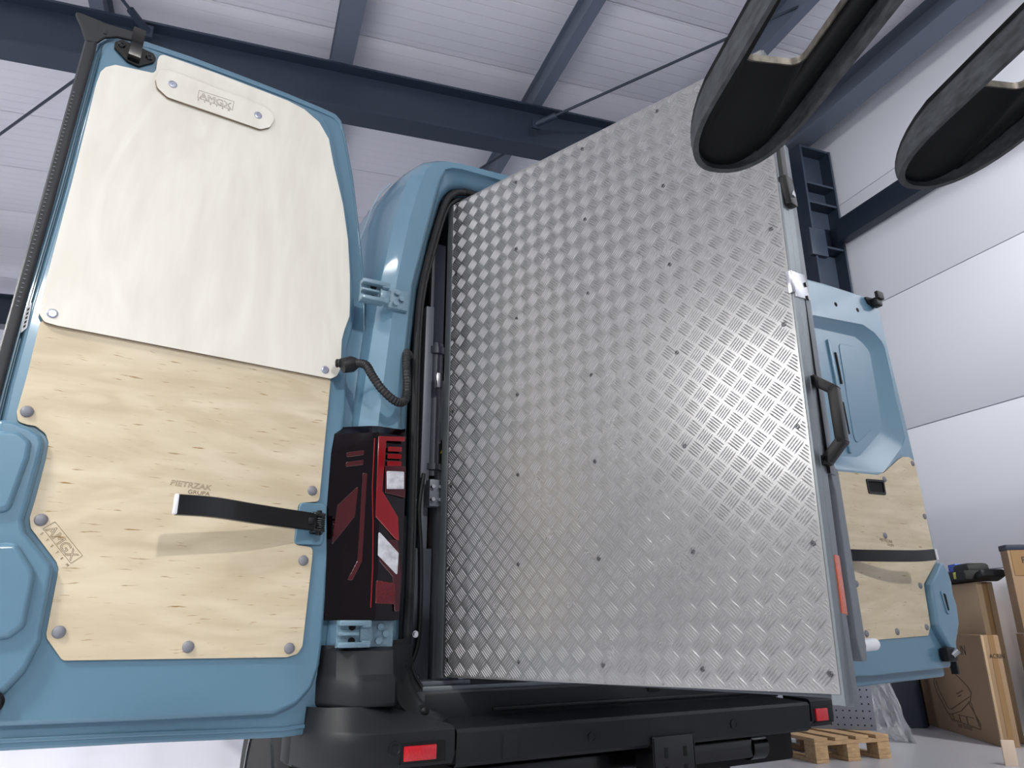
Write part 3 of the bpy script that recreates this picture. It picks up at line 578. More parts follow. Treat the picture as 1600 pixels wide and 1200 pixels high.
# lock bulge beside the lower panel
L_BULGE = [(-0.845, 0.672), (-0.816, 0.674), (-0.777, 0.662), (-0.755, 0.648), (-0.747, 0.631), (-0.747, 0.591), (-0.752, 0.502), (-0.756, 0.456), (-0.747, 0.429), (-0.688, 0.364), (-0.683, 0.346), (-0.684, 0.227), (-0.681, 0.208), (-0.698, 0.150), (-0.73, 0.105), (-0.835, 0.08)]
slab('lock_bulge', [fillet(L_BULGE, 0.02)], -0.02, 0.016, paint, door, 0.013, None, 60, 5)
slab('lock_bulge', [fillet([(-0.845, 0.40), (-0.76, 0.405), (-0.722, 0.352), (-0.716, 0.337), (-0.716, 0.235), (-0.74, 0.212), (-0.835, 0.205)], 0.018)], 0.0, 0.030, paint, door, 0.012, None, 60, 5)
slab('lock_bulge', [fillet([(-0.845, 0.645), (-0.80, 0.648), (-0.772, 0.628), (-0.770, 0.59), (-0.785, 0.47), (-0.84, 0.46)], 0.02)], 0.0, 0.028, paint, door, 0.012, None, 60, 5)
m_ = MB(); m_.lathe([(0.022, -0.02), (0.022, 0.024), (0.016, 0.030), (0.008, 0.030), (0.007, 0.026), (0.0005, 0.026)], Matrix.Translation((-0.748, 0.090, 0)), 20); m_.build('rubber_buffer', blackplastic, door)
# weather strip on the free edge and its top flap
m_ = MB(); rows = []
for y, xi, wd in ((-0.0, -0.853, 0.022), (0.4, -0.856, 0.022), (0.83, -0.846, 0.022), (1.03, -0.840, 0.022), (1.25, -0.831, 0.024), (1.60, -0.820, 0.025), (1.775, -0.814, 0.026)):
    rows.append([Vector((xi, y, -0.03)), Vector((xi, y, 0.002)), Vector((xi-wd*0.35, y, 0.006)), Vector((xi-wd, y, 0.002)), Vector((xi-wd-0.004, y, -0.012)), Vector((xi-wd, y, -0.035))])
V = m_.loft(rows, closed=True); m_.bm.faces.new(V[0]); m_.bm.faces.new(list(reversed(V[-1])))
m_.build('weather_strip', seal_m, door, smooth=50)
slab('weather_strip_flap', [fillet([(-0.885, 1.850), (-0.862, 1.811), (-0.842, 1.765), (-0.815, 1.772), (-0.800, 1.800), (-0.770, 1.820), (-0.715, 1.832), (-0.722, 1.862), (-0.80, 1.850)], 0.012)], -0.004, 0.006, seal_m, door, 0.003)
slab('flap_pip', [fillet([(-0.807, 1.825), (-0.798, 1.825), (-0.798, 1.810), (-0.807, 1.810)], 0.003)], 0.004, 0.009, rubber, door, 0.001)
m_ = MB()
for k in range(54):
    y = 0.95+k*0.012; x = -0.846+0.018*(y-0.95)/0.8-0.012+0.006
    m_.box((x-0.004, y, 0.0058), (0.005, 0.0025, 0.0012))
st_ = m_.build('strip_stitches', mat('stitch_grey', S(96, 100, 110), 0.5), door, smooth=None); tag(st_, kind='stuff')
slab('sticker', [fillet([(-0.829, 0.972), (-0.839, 0.955), (-0.838, 0.888), (-0.828, 0.905)], 0.001)], -0.006, -0.005, whitestick, door)
for k in range(5):
    slab('sticker_print', [[(-0.8355, 0.952-k*0.011), (-0.8315, 0.957-k*0.011), (-0.8315, 0.950-k*0.011), (-0.8355, 0.945-k*0.011)]], -0.005, -0.0045, ink, door)
# top latch
lt = slab('latch_plate', [fillet([(-0.775, 1.801), (-0.759, 1.82), (-0.676, 1.815), (-0.667, 1.801), (-0.672, 1.784), (-0.706, 1.751), (-0.736, 1.753), (-0.773, 1.782)], 0.008)], -0.006, 0.002, blackplastic, door, 0.001)
m_ = MB(); rows = []
for y, z in ((1.758, 0.002), (1.764, 0.022), (1.790, 0.026), (1.815, 0.024), (1.830, 0.034), (1.842, 0.046)):
    rows.append([Vector((-0.738, y, z)), Vector((-0.707, y, z)), Vector((-0.707, y+0.006, z-0.012)), Vector((-0.738, y+0.006, z-0.012))])
V = m_.loft(rows, closed=True); m_.bm.faces.new(V[0]); m_.bm.faces.new(list(reversed(V[-1]))); m_.build('latch_hook', blackmetal, door, smooth=30)
for x, y in ((-0.757, 1.800), (-0.685, 1.794)):
    m_ = MB(); m_.lathe([(0.0095, 0), (0.0095, 0.003), (0.007, 0.005), (0.004, 0.005), (0.0035, 0.003), (0.0004, 0.003)], Matrix.Translation((x, y, 0.002)), 16); m_.build('latch_bolt', blackmetal, door)
# check strap (channel section) and its mount
def strap(dr, s, bx, by, tip, mw=1):
    mt = slab('strap_mount', [fillet([(bx-0.045*s, by-0.055), (bx-0.038*s, by+0.058), (bx+0.040*s, by+0.060), (bx+0.034*s, by-0.052)], 0.012)], -0.010, 0.004, paint, dr, 0.003)
    m_ = MB(); m_.b((bx-0.006, by-0.026, 0.004), (bx+0.028, by+0.034, 0.012), 0.002); m_.b((bx-0.01, by+0.018, 0.008), (bx+0.022, by+0.026, 0.042), 0.002); m_.b((bx-0.01, by-0.024, 0.008), (bx+0.022, by-0.016, 0.042), 0.002)
    m_.cyl((bx+0.008*s, by-0.032, 0.030), (bx+0.008*s, by+0.034, 0.030), 0.007, 12); m_.build('strap_hinge', blackmetal, dr)
    m_ = MB(); hp = [(bx+0.012*s+0.0105*math.cos(t*0.9), by-0.020+0.036*t/44, 0.034+0.0105*math.sin(t*0.9)) for t in range(45)]
    m_.tube(hp, 0.0016, 6); m_.build('strap_spring', blackmetal, dr)
    P = catmull([(bx, by+0.002, 0.036), (bx+(tip[0]-bx)*0.25, by-0.001, 0.036+(tip[2]-0.036)*0.36), (bx+(tip[0]-bx)*0.5, by-0.002, 0.036+(tip[2]-0.036)*0.66), (bx+(tip[0]-bx)*0.78, by, 0.036+(tip[2]-0.036)*0.90), tip], 7)
    m_ = MB(); rows = []; hw = 0.0235
    for i, p in enumerate(P):
        t = (P[min(i+1, len(P)-1)]-P[max(i-1, 0)]); t.normalize(); n = t.cross(Vector((0, 1, 0))); n = n if n.z > 0 else -n
        prof = ((-hw, -0.012), (-hw, 0.0), (-hw+0.002, 0.002), (hw-0.002, 0.002), (hw, 0.0), (hw, -0.012), (hw-0.003, -0.012), (hw-0.003, -0.002), (-hw+0.003, -0.002), (-hw+0.003, -0.012))
        rows.append([p+Vector((0, a, 0))+n*b for a, b in prof])
    V = m_.loft(rows, closed=True); m_.bm.faces.new(V[0]); m_.bm.faces.new(list(reversed(V[-1])))
    so_ = m_.build('check_strap', blackmetal, dr, smooth=30)
    e = P[-1]; m_ = MB(); m_.box(e+Vector((0.004*s*-1, 0, 0.001)), (0.009, 0.046, 0.014), None, 0.003); m_.build('strap_end', whiteplastic, dr)
    q = P[2]; m_ = MB(); m_.box(q+Vector((0, 0, 0.003)), (0.016, 0.018, 0.006), None, 0.002); m_.build('strap_rivet', blackplastic, dr)
strap(door, 1, -0.107, 0.494, Vector((-0.478, 0.491, 0.150)))

# ---- right rear door (local x = distance from the hinge)
MR = basis((0.99863, 0.05234, 0), (-0.00216, 0.04122, 0.99915), (0.05229, -0.99778, 0.04127), (1.03, 0, 0.6))
R_FLANGE = [(0.0, 0.01), (0.02, -0.005), (0.104, 0.0), (0.21, -0.002), (0.823, 0.013), (0.818, 0.084), (0.834, 0.145), (0.900, 0.226), (0.925, 0.31), (0.911, 0.358), (0.921, 0.406), (0.915, 0.453), (0.892, 0.495), (0.899, 0.56), (0.902, 1.003), (0.897, 1.284), (0.889, 1.622), (0.893, 1.811), (0.88, 1.865), (0.777, 1.896), (0.5, 1.885), (0.267, 1.865), (0.16, 1.845), (0.11, 1.80), (0.05, 1.5), (0.01, 1.2), (0.0, 0.8)]
R_REC = [(0.221, 1.560), (0.235, 1.605), (0.281, 1.632), (0.686, 1.674), (0.771, 1.65), (0.82, 1.613), (0.837, 1.581), (0.84, 1.103), (0.79, 1.042), (0.599, 0.904), (0.55, 0.895), (0.20, 0.875), (0.20, 1.2)]
R_FLO = [(0.262, 1.560), (0.268, 1.580), (0.30, 1.594), (0.66, 1.619), (0.72, 1.595), (0.755, 1.565), (0.763, 1.545), (0.736, 1.172), (0.687, 1.11), (0.50, 0.982), (0.468, 0.969), (0.24, 0.948), (0.24, 1.2)]
rdoor = slab('rear_door', [fillet(R_FLANGE, 0.02)], -0.080, -0.050, paint, van, 0.006, MR)
R_IN = [(0.45+(x-0.45)*0.955, 0.93+(y-0.93)*0.958) for x, y in R_FLANGE]
slab('inner_panel', [fillet(R_IN, 0.025), list(reversed(R_REC))], -0.052, -0.004, paint, rdoor, 0.005, None, 60, 4)
m_ = MB(); m_.loft([[Vector((x, y, -0.006)) for x, y in R_REC], [Vector((x*0.3+a*0.7, y*0.3+b*0.7, -0.036)) for (x, y), (a, b) in zip(R_REC, R_FLO)], [Vector((a, b, -0.044)) for a, b in R_FLO]], closed=True)
m_.bm.faces.new([m_.bm.verts.new((a, b, -0.044)) for a, b in R_FLO]); m_.build('recess', paint, rdoor, smooth=50)
m_ = MB(); m_.b((0.405, 0.98, -0.046), (0.425, 1.55, -0.034), 0.005); m_.build('recess_rib', paint, rdoor)
slab('recess_step', [fillet([(0.47, 1.02), (0.62, 1.12), (0.66, 1.18), (0.69, 1.50), (0.64, 1.56), (0.50, 1.55)], 0.03)], -0.046, -0.040, paint, rdoor, 0.003)
for y0, y1, x in ((1.329, 1.492, 0.458), (1.076, 1.233, 0.438)):
    m_ = MB(); m_.b((x-0.006, y0, -0.046), (x+0.006, y1, -0.0385), 0.001); m_.build('vent_slot', hole_m, rdoor)
R_PLY = [(0.13, 0.862), (0.526, 0.881), (0.581, 0.896), (0.729, 0.977), (0.772, 0.995), (0.829, 1.001), (0.87, 0.981), (0.858, 0.557), (0.858, 0.505), (0.715, 0.401), (0.696, 0.226), (0.663, 0.184), (0.27, 0.171), (0.19, 0.179), (0.125, 0.2)]
R_POCK = [(0.431, 0.848), (0.561, 0.855), (0.555, 0.795), (0.431, 0.79)]
pr = slab('plywood_panel', [fillet(R_PLY, 0.012), list(reversed(fillet(R_POCK, 0.008)))], -0.006, 0.002, ply_lo, rdoor, 0.0006); edge_faces(pr)
m_ = MB(); m_.b((0.428, 0.787, -0.002), (0.564, 0.857, -0.001)); m_.build('handle_pocket', hole_m, rdoor)
slab('pocket_frame', [fillet([(0.426, 0.853), (0.566, 0.860), (0.560, 0.790), (0.426, 0.785)], 0.01), list(reversed(fillet([(0.436, 0.843), (0.556, 0.849), (0.550, 0.80), (0.436, 0.795)], 0.008)))], 0.0, 0.006, blackplastic, rdoor, 0.001)
for x, y in ((0.575, 0.865), (0.845, 0.714), (0.488, 0.603), (0.211, 0.391), (0.682, 0.394), (0.217, 0.196), (0.434, 0.202), (0.662, 0.219), (0.845, 0.97)): cap(rdoor, x, y, 0.002)
lettering('company_letters', 'PIETRZAK', engrave, rdoor, (0.440, 0.578, 0.0024), (1, -0.06, 0), (0, 1, 0), 0.013, False, sx=1.16, shear=0.1)
lettering('company_letters', 'GRUPA', engrave, rdoor, (0.490, 0.560, 0.0022), (1, -0.05, 0), (0, 1, 0), 0.0098, False, sx=1.15)
slab('lock_bulge', [fillet([(0.875, 0.50), (0.845, 0.495), (0.722, 0.40), (0.703, 0.228), (0.715, 0.20), (0.79, 0.085), (0.812, 0.085), (0.83, 0.15), (0.89, 0.23), (0.905, 0.31), (0.895, 0.36), (0.905, 0.41), (0.90, 0.45)], 0.015)], -0.02, 0.030, paint, rdoor, 0.016, None, 60, 5)
slab('lock_slot', [fillet([(0.782, 0.375), (0.822, 0.368), (0.826, 0.275), (0.794, 0.270)], 0.018)], 0.028, 0.036, paint, rdoor, 0.003)
slab('lock_slot_hole', [fillet([(0.792, 0.362), (0.812, 0.357), (0.814, 0.288), (0.800, 0.285)], 0.009)], 0.034, 0.0368, hole_m, rdoor)
m_ = MB(); m_.b((0.715, 0.075, 0.0), (0.795, 0.135, 0.04), 0.014); m_.build('lower_latch', blackplastic, rdoor)
m_ = MB(); m_.cyl((0.755, 0.10, 0.035), (0.775, 0.12, 0.052), 0.013, 12); m_.build('latch_bolt', chrome, rdoor)
slab('latch_plate', [fillet([(0.745, 1.85), (0.86, 1.862), (0.865, 1.83), (0.82, 1.805), (0.765, 1.815)], 0.008)], -0.006, 0.004, blackplastic, rdoor, 0.001)
m_ = MB(); m_.b((0.785, 1.80, 0.0), (0.835, 1.845, 0.04), 0.008); m_.b((0.79, 1.835, 0.03), (0.845, 1.878, 0.05), 0.006); m_.build('latch_hook', blackplastic, rdoor)
for x, y in ((0.481, 1.742), (0.664, 1.755)):
    m_ = MB(); m_.cyl((x, y, -0.005), (x, y, -0.0032), 0.012, 14); m_.build('panel_hole', hole_m, rdoor)
strap(rdoor, -1, 0.118, 0.497, Vector((0.555, 0.505, 0.165)))
m_ = MB(); rows = []
for y in (0.02, 0.6, 1.2, 1.8):
    rows.append([Vector((0.895, y, -0.06)), Vector((0.905, y, -0.06)), Vector((0.905, y, -0.03)), Vector((0.895, y, -0.03))])
V = m_.loft(rows, closed=True); m_.bm.faces.new(V[0]); m_.bm.faces.new(list(reversed(V[-1]))); m_.build('weather_strip', seal_m, rdoor)

# ------------------------------------------------------------------ swivelling cargo lift
PO = Vector((-0.5943, 0.0630, 0.7056)); PE = Vector((0.34164, -0.93983, 0)); PN = Vector((-0.93983, -0.34164, 0))
MP = basis(PE, (0, 0, 1), PN, PO)
lift = empty('cargo_lift', mtx=MP); tag(lift, 'folded cargo lift with aluminium tread plate platform, swung out of the van', 'lift')
QB = [(0.006, -0.012), (1.101, 0.0), (1.122, 1.532), (-0.004, 1.544)]
platf = slab('platform', [QB], -0.004, 0.0, tread, lift)
def in_quad(x, y, mg=0.004):
    t = y/1.54; return 0.006-0.010*t+mg < x < 1.101+0.021*t-mg and -0.012+0.012*x/1.1+mg < y < 1.544-0.012*x/1.1-mg
bm = bmesh.new(); Dp = 0.0515
BL, BW, BH, BS = 0.0190, 0.0017, 0.0027, 0.0064
def bar(cx, cy, ang):
    d = Vector((math.cos(ang), math.sin(ang), 0)); c = Vector((cx, cy, 0))
    ts = [t for t in range(-8, 9) if in_quad(*(c+d*BL*t/8).xy, 0.002)]
    if len(ts) < 5: return
    t0, t1 = ts[0]/8, ts[-1]/8; c = c+d*BL*(t0+t1)/2; L_ = BL*(t1-t0)/2; n = Vector((-d.y, d.x, 0))
    A = bm.verts.new(c-d*L_); B = bm.verts.new(c+d*L_)
    l = [bm.verts.new(c+d*L_*k*0.55+n*BW) for k in (-1, 0, 1)]; r = [bm.verts.new(c+d*L_*k*0.55-n*BW) for k in (-1, 0, 1)]
    tp = [bm.verts.new(c+d*L_*k*0.55+Vector((0, 0, BH*(1 if k == 0 else 0.8)))) for k in (-1, 0, 1)]
    F = bm.faces.new
    F((A, tp[0], l[0])); F((A, r[0], tp[0]))
    for k in (0, 1): F((l[k], tp[k], tp[k+1], l[k+1])); F((tp[k], r[k], r[k+1], tp[k+1]))
    F((B, l[2], tp[2])); F((B, tp[2], r[2]))
ny = int(1.6/Dp)+2; nx = int(1.2/Dp)+3
for j in range(-1, ny):
    for i in range(-1, nx):
        for (ox, oy, ang) in ((0, 0, -45), (0.5, 0.5, 45)):
            cx = 0.02+(i+ox)*Dp; cy = 0.008+(j+oy)*Dp; a = math.radians(ang); n = (-math.sin(a), math.cos(a))
            for k in range(-2, 3): bar(cx+n[0]*k*BS, cy+n[1]*k*BS, a)
bmesh.ops.recalc_face_normals(bm, faces=bm.faces)
me = bpy.data.meshes.new('tread_bars'); bm.to_mesh(me); bm.free()
tb_ = link('tread_bars', me, tread_bar, platf, None, 70); tag(tb_, kind='stuff')
m_ = MB(); m_.lathe([(0.0056, 0), (0.0056, 0.0012), (0.0042, 0.0026), (0.0026, 0.0026), (0.0022, 0.0006), (0.0002, 0.0006)], None, 14)
rv0 = m_.build('rivet', [mat('rivet_steel', S(96, 97, 100), 0.35, 0.9)], platf, smooth=40); first = True
for x in (0.022, 0.290, 0.556, 0.816, 1.087):
    for y in (0.036, 0.286, 0.535, 0.775, 1.021, 1.260, 1.505):
        o = rv0 if first else rv0.copy()
        if not first: COL.objects.link(o); o.parent = platf
        o.location = (x, y, 0.0); first = False
m_ = MB(); m_.b((0.006, -0.008, -0.050), (1.102, 1.535, -0.005), 0.002); m_.build('platform_core', steeldark, lift)
m_ = MB(); m_.b((-0.024, -0.015, -0.055), (0.002, 1.540, 0.003), 0.003); m_.build('edge_profile', alu, lift)
# right end profile, flap behind, arm, roller
m_ = MB(); rows = []
for y in (-0.02, 1.53):
    s_ = 1.103+0.020*y/1.54; rows.append([Vector((s_-0.02, y, -0.002)), Vector((s_+0.004, y, -0.002)), Vector((s_+0.004, y, -0.036)), Vector((s_+0.001, y, -0.038)), Vector((s_+0.004, y, -0.040)), Vector((s_+0.004, y, -0.074)), Vector((s_-0.02, y, -0.074))])
V = m_.loft(rows, closed=True); m_.bm.faces.new(V[0]); m_.bm.faces.new(list(reversed(V[1]))); m_.build('edge_profile', alu, lift, smooth=None)
m_ = MB(); m_.b((1.070, 0.44, -0.118), (1.118, 1.30, -0.076), 0.004); m_.build('folded_flap', steelgrey, lift)
m_ = MB(); m_.b((1.095, 0.44, -0.0765), (1.119, 0.9, -0.0745)); m_.build('flap_gap', hole_m, lift)
MPX = Matrix(((0, 0, 1, 0), (0, 1, 0, 0), (-1, 0, 0, 0), (0, 0, 0, 1)))       # local (depth, h, out) for things on the end face
slab('support_arm', [fillet([(0.095, 0.46), (0.145, 0.46), (0.158, 0.10), (0.152, 0.055), (0.120, 0.055), (0.105, 0.10), (0.108, 0.40), (0.095, 0.43)], 0.012)], 1.075, 1.115, steelgrey, lift, 0.002, MPX)
m_ = MB(); m_.b((1.085, -0.025, -0.070), (1.112, 0.15, -0.040), 0.002); m_.build('end_post', steelgrey, lift)
m_ = MB(); m_.cyl((1.095, 0.085, -0.130), (1.095, 0.085, -0.158), 0.020, 20); m_.cyl((1.095, 0.085, -0.28), (1.095, 0.085, -0.30), 0.008, 14); m_.build('roller_axle', steelgrey, lift)
m_ = MB(); m_.cyl((1.095, 0.085, -0.156), (1.095, 0.085, -0.285), 0.0135, 24); m_.build('roller', whiteplastic, lift)
m_ = MB(); m_.b((1.1065, 0.145, -0.078), (1.112, 0.265, -0.046), 0.001); m_.build('orange_reflector', orange, lift)
# pull handle
hp = [(1.106, 0.648, -0.058), (1.120, 0.646, -0.058), (1.156, 0.618, -0.058), (1.157, 0.502, -0.058), (1.122, 0.465, -0.058), (1.106, 0.464, -0.058)]
m_ = MB()
for a, b in zip(hp, hp[1:]):
    a = Vector(a); b = Vector(b); d = b-a; ang = math.atan2(d.y, d.x)
    m_.box((a+b)/2, (d.length+0.016, 0.022, 0.030), Matrix.Rotation(ang, 3, 'Z'), 0.004)
m_.build('pull_handle', blackplastic, lift)
m_ = MB(); m_.box((1.150, 0.56, -0.046), (0.006, 0.10, 0.003), None, 0.001); m_.build('handle_groove', blackmetal, lift)
# latch clip and rubber buffer
m_ = MB(); m_.box((1.119, 0.880, -0.050), (0.004, 0.062, 0.10), Matrix.Rotation(0.25, 3, 'X'), 0.001); m_.box((1.114, 0.872, 0.002), (0.014, 0.055, 0.004), None, 0.001); cl = m_.build('latch_clip', chrome, lift)
for dz, dy in ((-0.085, 0.895), (-0.085, 0.860)):
    m_ = MB(); m_.cyl((1.120, dy, dz), (1.124, dy, dz), 0.006, 10); m_.build('clip_rivet', blackmetal, lift)
m_ = MB(); m_.b((1.118, 1.140, -0.040), (1.132, 1.48, -0.004), 0.003); rb = m_.build('rubber_buffer', rubber, lift)
m_ = MB(); m_.box((1.128, 1.120, -0.030), (0.022, 0.075, 0.05), Matrix.Rotation(0.2, 3, 'X'), 0.006); m_.build('buffer_bracket', blackplastic, lift)
m_ = MB(); m_.cyl((1.137, 1.108, -0.028), (1.143, 1.108, -0.028), 0.008, 12); m_.build('bracket_screw', chrome, lift)
# hook on the left edge, lift post, arm and hydraulics inside the van (world axes)
lw = empty('lift_tower', mtx=MP.inverted(), parent=lift)
m_ = MB(); m_.b((-0.622, 0.10, 1.575), (-0.600, 0.118, 1.625), 0.002); m_.build('latch_clip', chrome, lw)
m_ = MB(); m_.b((-0.600, 0.12, 0.68), (-0.535, 0.19, 1.30), 0.004); m_.build('lift_post', steelgrey, lw)
m_ = MB(); m_.b((-0.648, 0.15, 1.02), (-0.618, 0.22, 1.88), 0.004); m_.build('mast_rail', steelgrey, lw)
m_ = MB(); m_.b((-0.612, 0.20, 1.25), (-0.560, 0.24, 2.16), 0.003); m_.build('mast_plate', steeldark, lw)
m_ = MB(); m_.b((-0.72, 0.10, 0.70), (-0.70, 0.30, 1.15), 0.003); m_.b((-0.71, 0.14, 0.68), (-0.605, 0.16, 1.06), 0.003); m_.build('cover_plate', steeldark, lw)
m_ = MB(); m_.cyl((-0.60, 0.17, 1.29), (-0.60, 0.17, 1.75), 0.026, 18); m_.cyl((-0.60, 0.17, 1.31), (-0.60, 0.17, 1.33), 0.034, 18); m_.cyl((-0.60, 0.17, 1.71), (-0.60, 0.17, 1.735), 0.034, 18); m_.build('hydraulic_cylinder', steeldark, lw)
m_ = MB(); m_.b((-0.602, 0.098, 1.40), (-0.578, 0.118, 1.60), 0.003); m_.build('slotted_rail', alu, lw)
m_ = MB(); m_.b((-0.635, 0.10, 1.185), (-0.585, 0.135, 1.27), 0.004); m_.build('clamp_block', steelgrey, lw)
for dz in (1.205, 1.245):
    for dx in (-0.628, -0.603):
        m_ = MB(); m_.cyl((dx, 0.085, dz), (dx, 0.105, dz), 0.006, 10); m_.build('clamp_bolt', chrome, lw)
m_ = MB(); m_.b((-0.600, 0.112, 1.325), (-0.578, 0.120, 1.39), 0.001); m_.build('warning_label', mat('label_black', S(24, 24, 20), 0.5), lw)
slab('warning_triangle', [[(-0.599, 1.358), (-0.581, 1.358), (-0.590, 1.375)]], -0.1085, -0.1105+0.001, mat('label_yellow', S(214, 196, 40), 0.5), lw, 0, Matrix(((1, 0, 0, 0), (0, 0, 1, 0.22), (0, 1, 0, 0), (0, 0, 0, 1))))
m_ = MB(); m_.cyl((-0.655, 0.16, 0.81), (-0.655, 0.125, 0.81), 0.010, 12); m_.cyl((-0.655, 0.135, 0.81), (-0.655, 0.118, 0.81), 0.007, 6); m_.build('hex_bolt', chrome, lw)
m_ = MB(); m_.tube(catmull([(-0.645, 0.13, 1.29), (-0.66, 0.12, 1.18), (-0.645, 0.13, 1.05), (-0.640, 0.13, 0.90), (-0.645, 0.13, 0.78), (-0.67, 0.13, 0.72), (-0.69, 0.14, 0.70)], 8), 0.007, 8); m_.build('hose', rubber, lw)
m_ = MB(); m_.b((-0.70, 0.07, 0.672), (-0.50, 0.24, 0.684), 0.003); m_.build('base_plate', steelgrey, lw)
for x, y in ((-0.66, 0.10), (-0.52, 0.10)):
    m_ = MB(); m_.cyl((x, y, 0.684), (x, y, 0.70), 0.009, 6); m_.build('hex_bolt', chrome, lw)

# ------------------------------------------------------------------ pallet stacker forks overhead
FA = math.radians(69); FD = Vector((math.cos(FA), math.sin(FA), 0)); FN = Vector((FD.y, -FD.x, 0))
MF = basis(FD, -FN, (0, 0, 1), (0, 0, 1.60))       # x along the fork (tips +x), y = -n, z up
stk = empty('pallet_stacker', mtx=MF); tag(stk, 'pair of raised black pallet stacker forks hanging over the scene', 'pallet stacker')
def fork(nc):
    hw = 0.085; yc = -nc; TH = 0.062; t = 0.007
    def plan(s0, s_tip, w):
        pts = [(s0, -w)]; L_ = 0.165
        for k in range(0, 21):
            a = -math.pi/2+math.pi*k/20; pts.append((s_tip-L_+L_*abs(math.cos(a))**0.86, w*math.copysign(abs(math.sin(a))**0.86, math.sin(a))))
        pts.append((s0, w)); return pts
    outer_b = plan(-2.58, -1.345, hw); outer_t = plan(-2.58, -1.340, hw)
    fk = empty('fork', (0, yc, 0), stk)
    m_ = MB()      # side wall following the outline, open underneath
    inner_b = plan(-2.58, -1.345-t*1.6, hw-t); inner_t = plan(-2.58, -1.340-t*1.6, hw-t)
    m_.loft([[Vector((x, y, 0)) for x, y in outer_b], [Vector((x, y, TH*0.5)) for x, y in mid(outer_b, outer_t, 0.6)], [Vector((x, y, TH)) for x, y in outer_t]])
    m_.loft([[Vector((x, y, 0)) for x, y in outer_b], [Vector((x, y, 0)) for x, y in inner_b], [Vector((x, y, TH-0.004)) for x, y in inner_t]], flip=True)
    wl = m_.build('side_wall', [fork_w], fk, smooth=40)
    hole = fillet([(-1.556, -0.048), (-1.556, 0.050), (-1.98, 0.050), (-1.98, -0.048)], 0.022, 6)
    tpl = slab('top_plate', [outer_t, hole], TH-0.010, TH, fork_m, fk)
    slab('slot_rim', [fillet([(-1.5555, -0.0485), (-1.5555, 0.0505), (-1.9805, 0.0505), (-1.9805, -0.0485)], 0.022, 6), list(reversed(fillet([(-1.558, -0.046), (-1.558, 0.048), (-1.978, 0.048), (-1.978, -0.046)], 0.021, 6)))], TH-0.011, TH+0.001, mat('bare_rim', S(96, 92, 84), 0.45, 0.6, noise=(60, 0.5)), fk)
    for part_ in (wl, tpl):                # the top bends down towards the tip
        for v in part_.data.vertices:
            q = (v.co.x+1.53)/0.19
            if q > 0: v.co.z *= 1-0.82*min(1.0, q)**1.5
    m_ = MB(); m_.b((-2.62, -hw, 0.0), (-2.58, hw, 0.42), 0.004); m_.build('heel', fork_m, fk)
    return fk
fork(-0.169); fork(0.217)
m_ = MB(); m_.b((-2.66, -0.36, 0.10), (-2.62, 0.31, 0.20), 0.004); m_.b((-2.66, -0.36, 0.32), (-2.62, 0.31, 0.42), 0.004); m_.build('fork_carriage', fork_m, stk)

# ------------------------------------------------------------------ things by the wall
def carton(name, corner, ang, lx, ly, h, lab, m=card, z=0.0, flaps=True):
    """corner = near bottom corner; ang = direction of local +x"""
    b = empty(name, mtx=Matrix.Translation((corner[0], corner[1], z)) @ Matrix.Rotation(math.radians(ang), 4, 'Z')); tag(b, lab, 'box', 'cardboard boxes by the wall')
    m_ = MB(); m_.b((0, 0, 0), (lx, ly, h), 0.006); m_.build('carton', m, b)
    return b
# front box: near corner, one side runs back along 51 deg + towards the wall
bx1 = carton('cardboard_box', (4.27, 1.27, 0), -36, 0.12, 1.34, 0.75, 'large brown cardboard box with a line drawing on its side')
m_ = MB(); m_.b((0.045, -0.002, 0.02), (0.085, 0.004, 0.752), 0.0); m_.build('tape', tape_m, bx1)
m_ = MB(); m_.b((-0.004, -0.004, 0.0), (0.014, 0.014, 0.75), 0.003); m_.build('box_edge', card_l, bx1)
# face of the drawing: plane x=0, seen from -x ; across = y (far = left in view)
def onface(y, z): return Vector((-0.0015, y, z))
lettering('box_letters', 'IN', ink, bx1, (-0.001, 0.375, 0.60), (0, -1, 0), (0, 0, 1), 0.070, sx=0.9)
lettering('box_letters', 'ACRIN', ink, bx1, (0.030, -0.003, 0.59), (1, 0, 0), (0, 0, 1), 0.030, sx=0.8)
lettering('box_letters', 'Seat Runner', inkline, bx1, (-0.001, 0.66, 0.055), (0, -1, 0), (0, 0, 1), 0.038, sx=0.9)
def stroke(pts, nm='drawing_line'):
    m_ = MB(); m_.tube([onface(*p) for p in pts], 0.0035, 4); return m_.build(nm, inkline, bx1, smooth=None)
stroke([(0.80, 0.50), (0.92, 0.43), (0.97, 0.36), (0.95, 0.29), (0.80, 0.14), (0.74, 0.135), (0.55, 0.18), (0.36, 0.27), (0.32, 0.33), (0.36, 0.37), (0.55, 0.46), (0.66, 0.53)])
stroke([(0.92, 0.38), (0.90, 0.31), (0.78, 0.18), (0.72, 0.175), (0.36, 0.30)])
stroke([(0.78, 0.135), (0.74, 0.09), (0.70, 0.09), (0.72, 0.135)]); stroke([(0.74, 0.10), (0.28, 0.08), (0.27, 0.12), (0.40, 0.26)]); stroke([(0.62, 0.145), (0.36, 0.15)])
for y in (0.60, 0.48): stroke([(y, 0.15), (y-0.01, 0.09)])
stroke([(0.36, 0.26), (0.29, 0.10)]); stroke([(0.58, 0.30), (0.46, 0.335)]); stroke([(0.56, 0.285), (0.50, 0.30)])
bx2 = carton('cardboard_box', (4.513, 1.365, 0), -36, 0.12, 0.88, 1.14, 'tall plain cardboard box behind, carrying the black bag', card_l)
m_ = MB(); m_.b((0.04, -0.002, 0.0), (0.08, 0.003, 1.141)); m_.build('tape', tape_m, bx2)
bx3 = carton('cardboard_box', (4.40, 1.04, 0), -40, 0.5, 0.12, 0.76, 'brown box at the picture edge beside the drawn box', card)
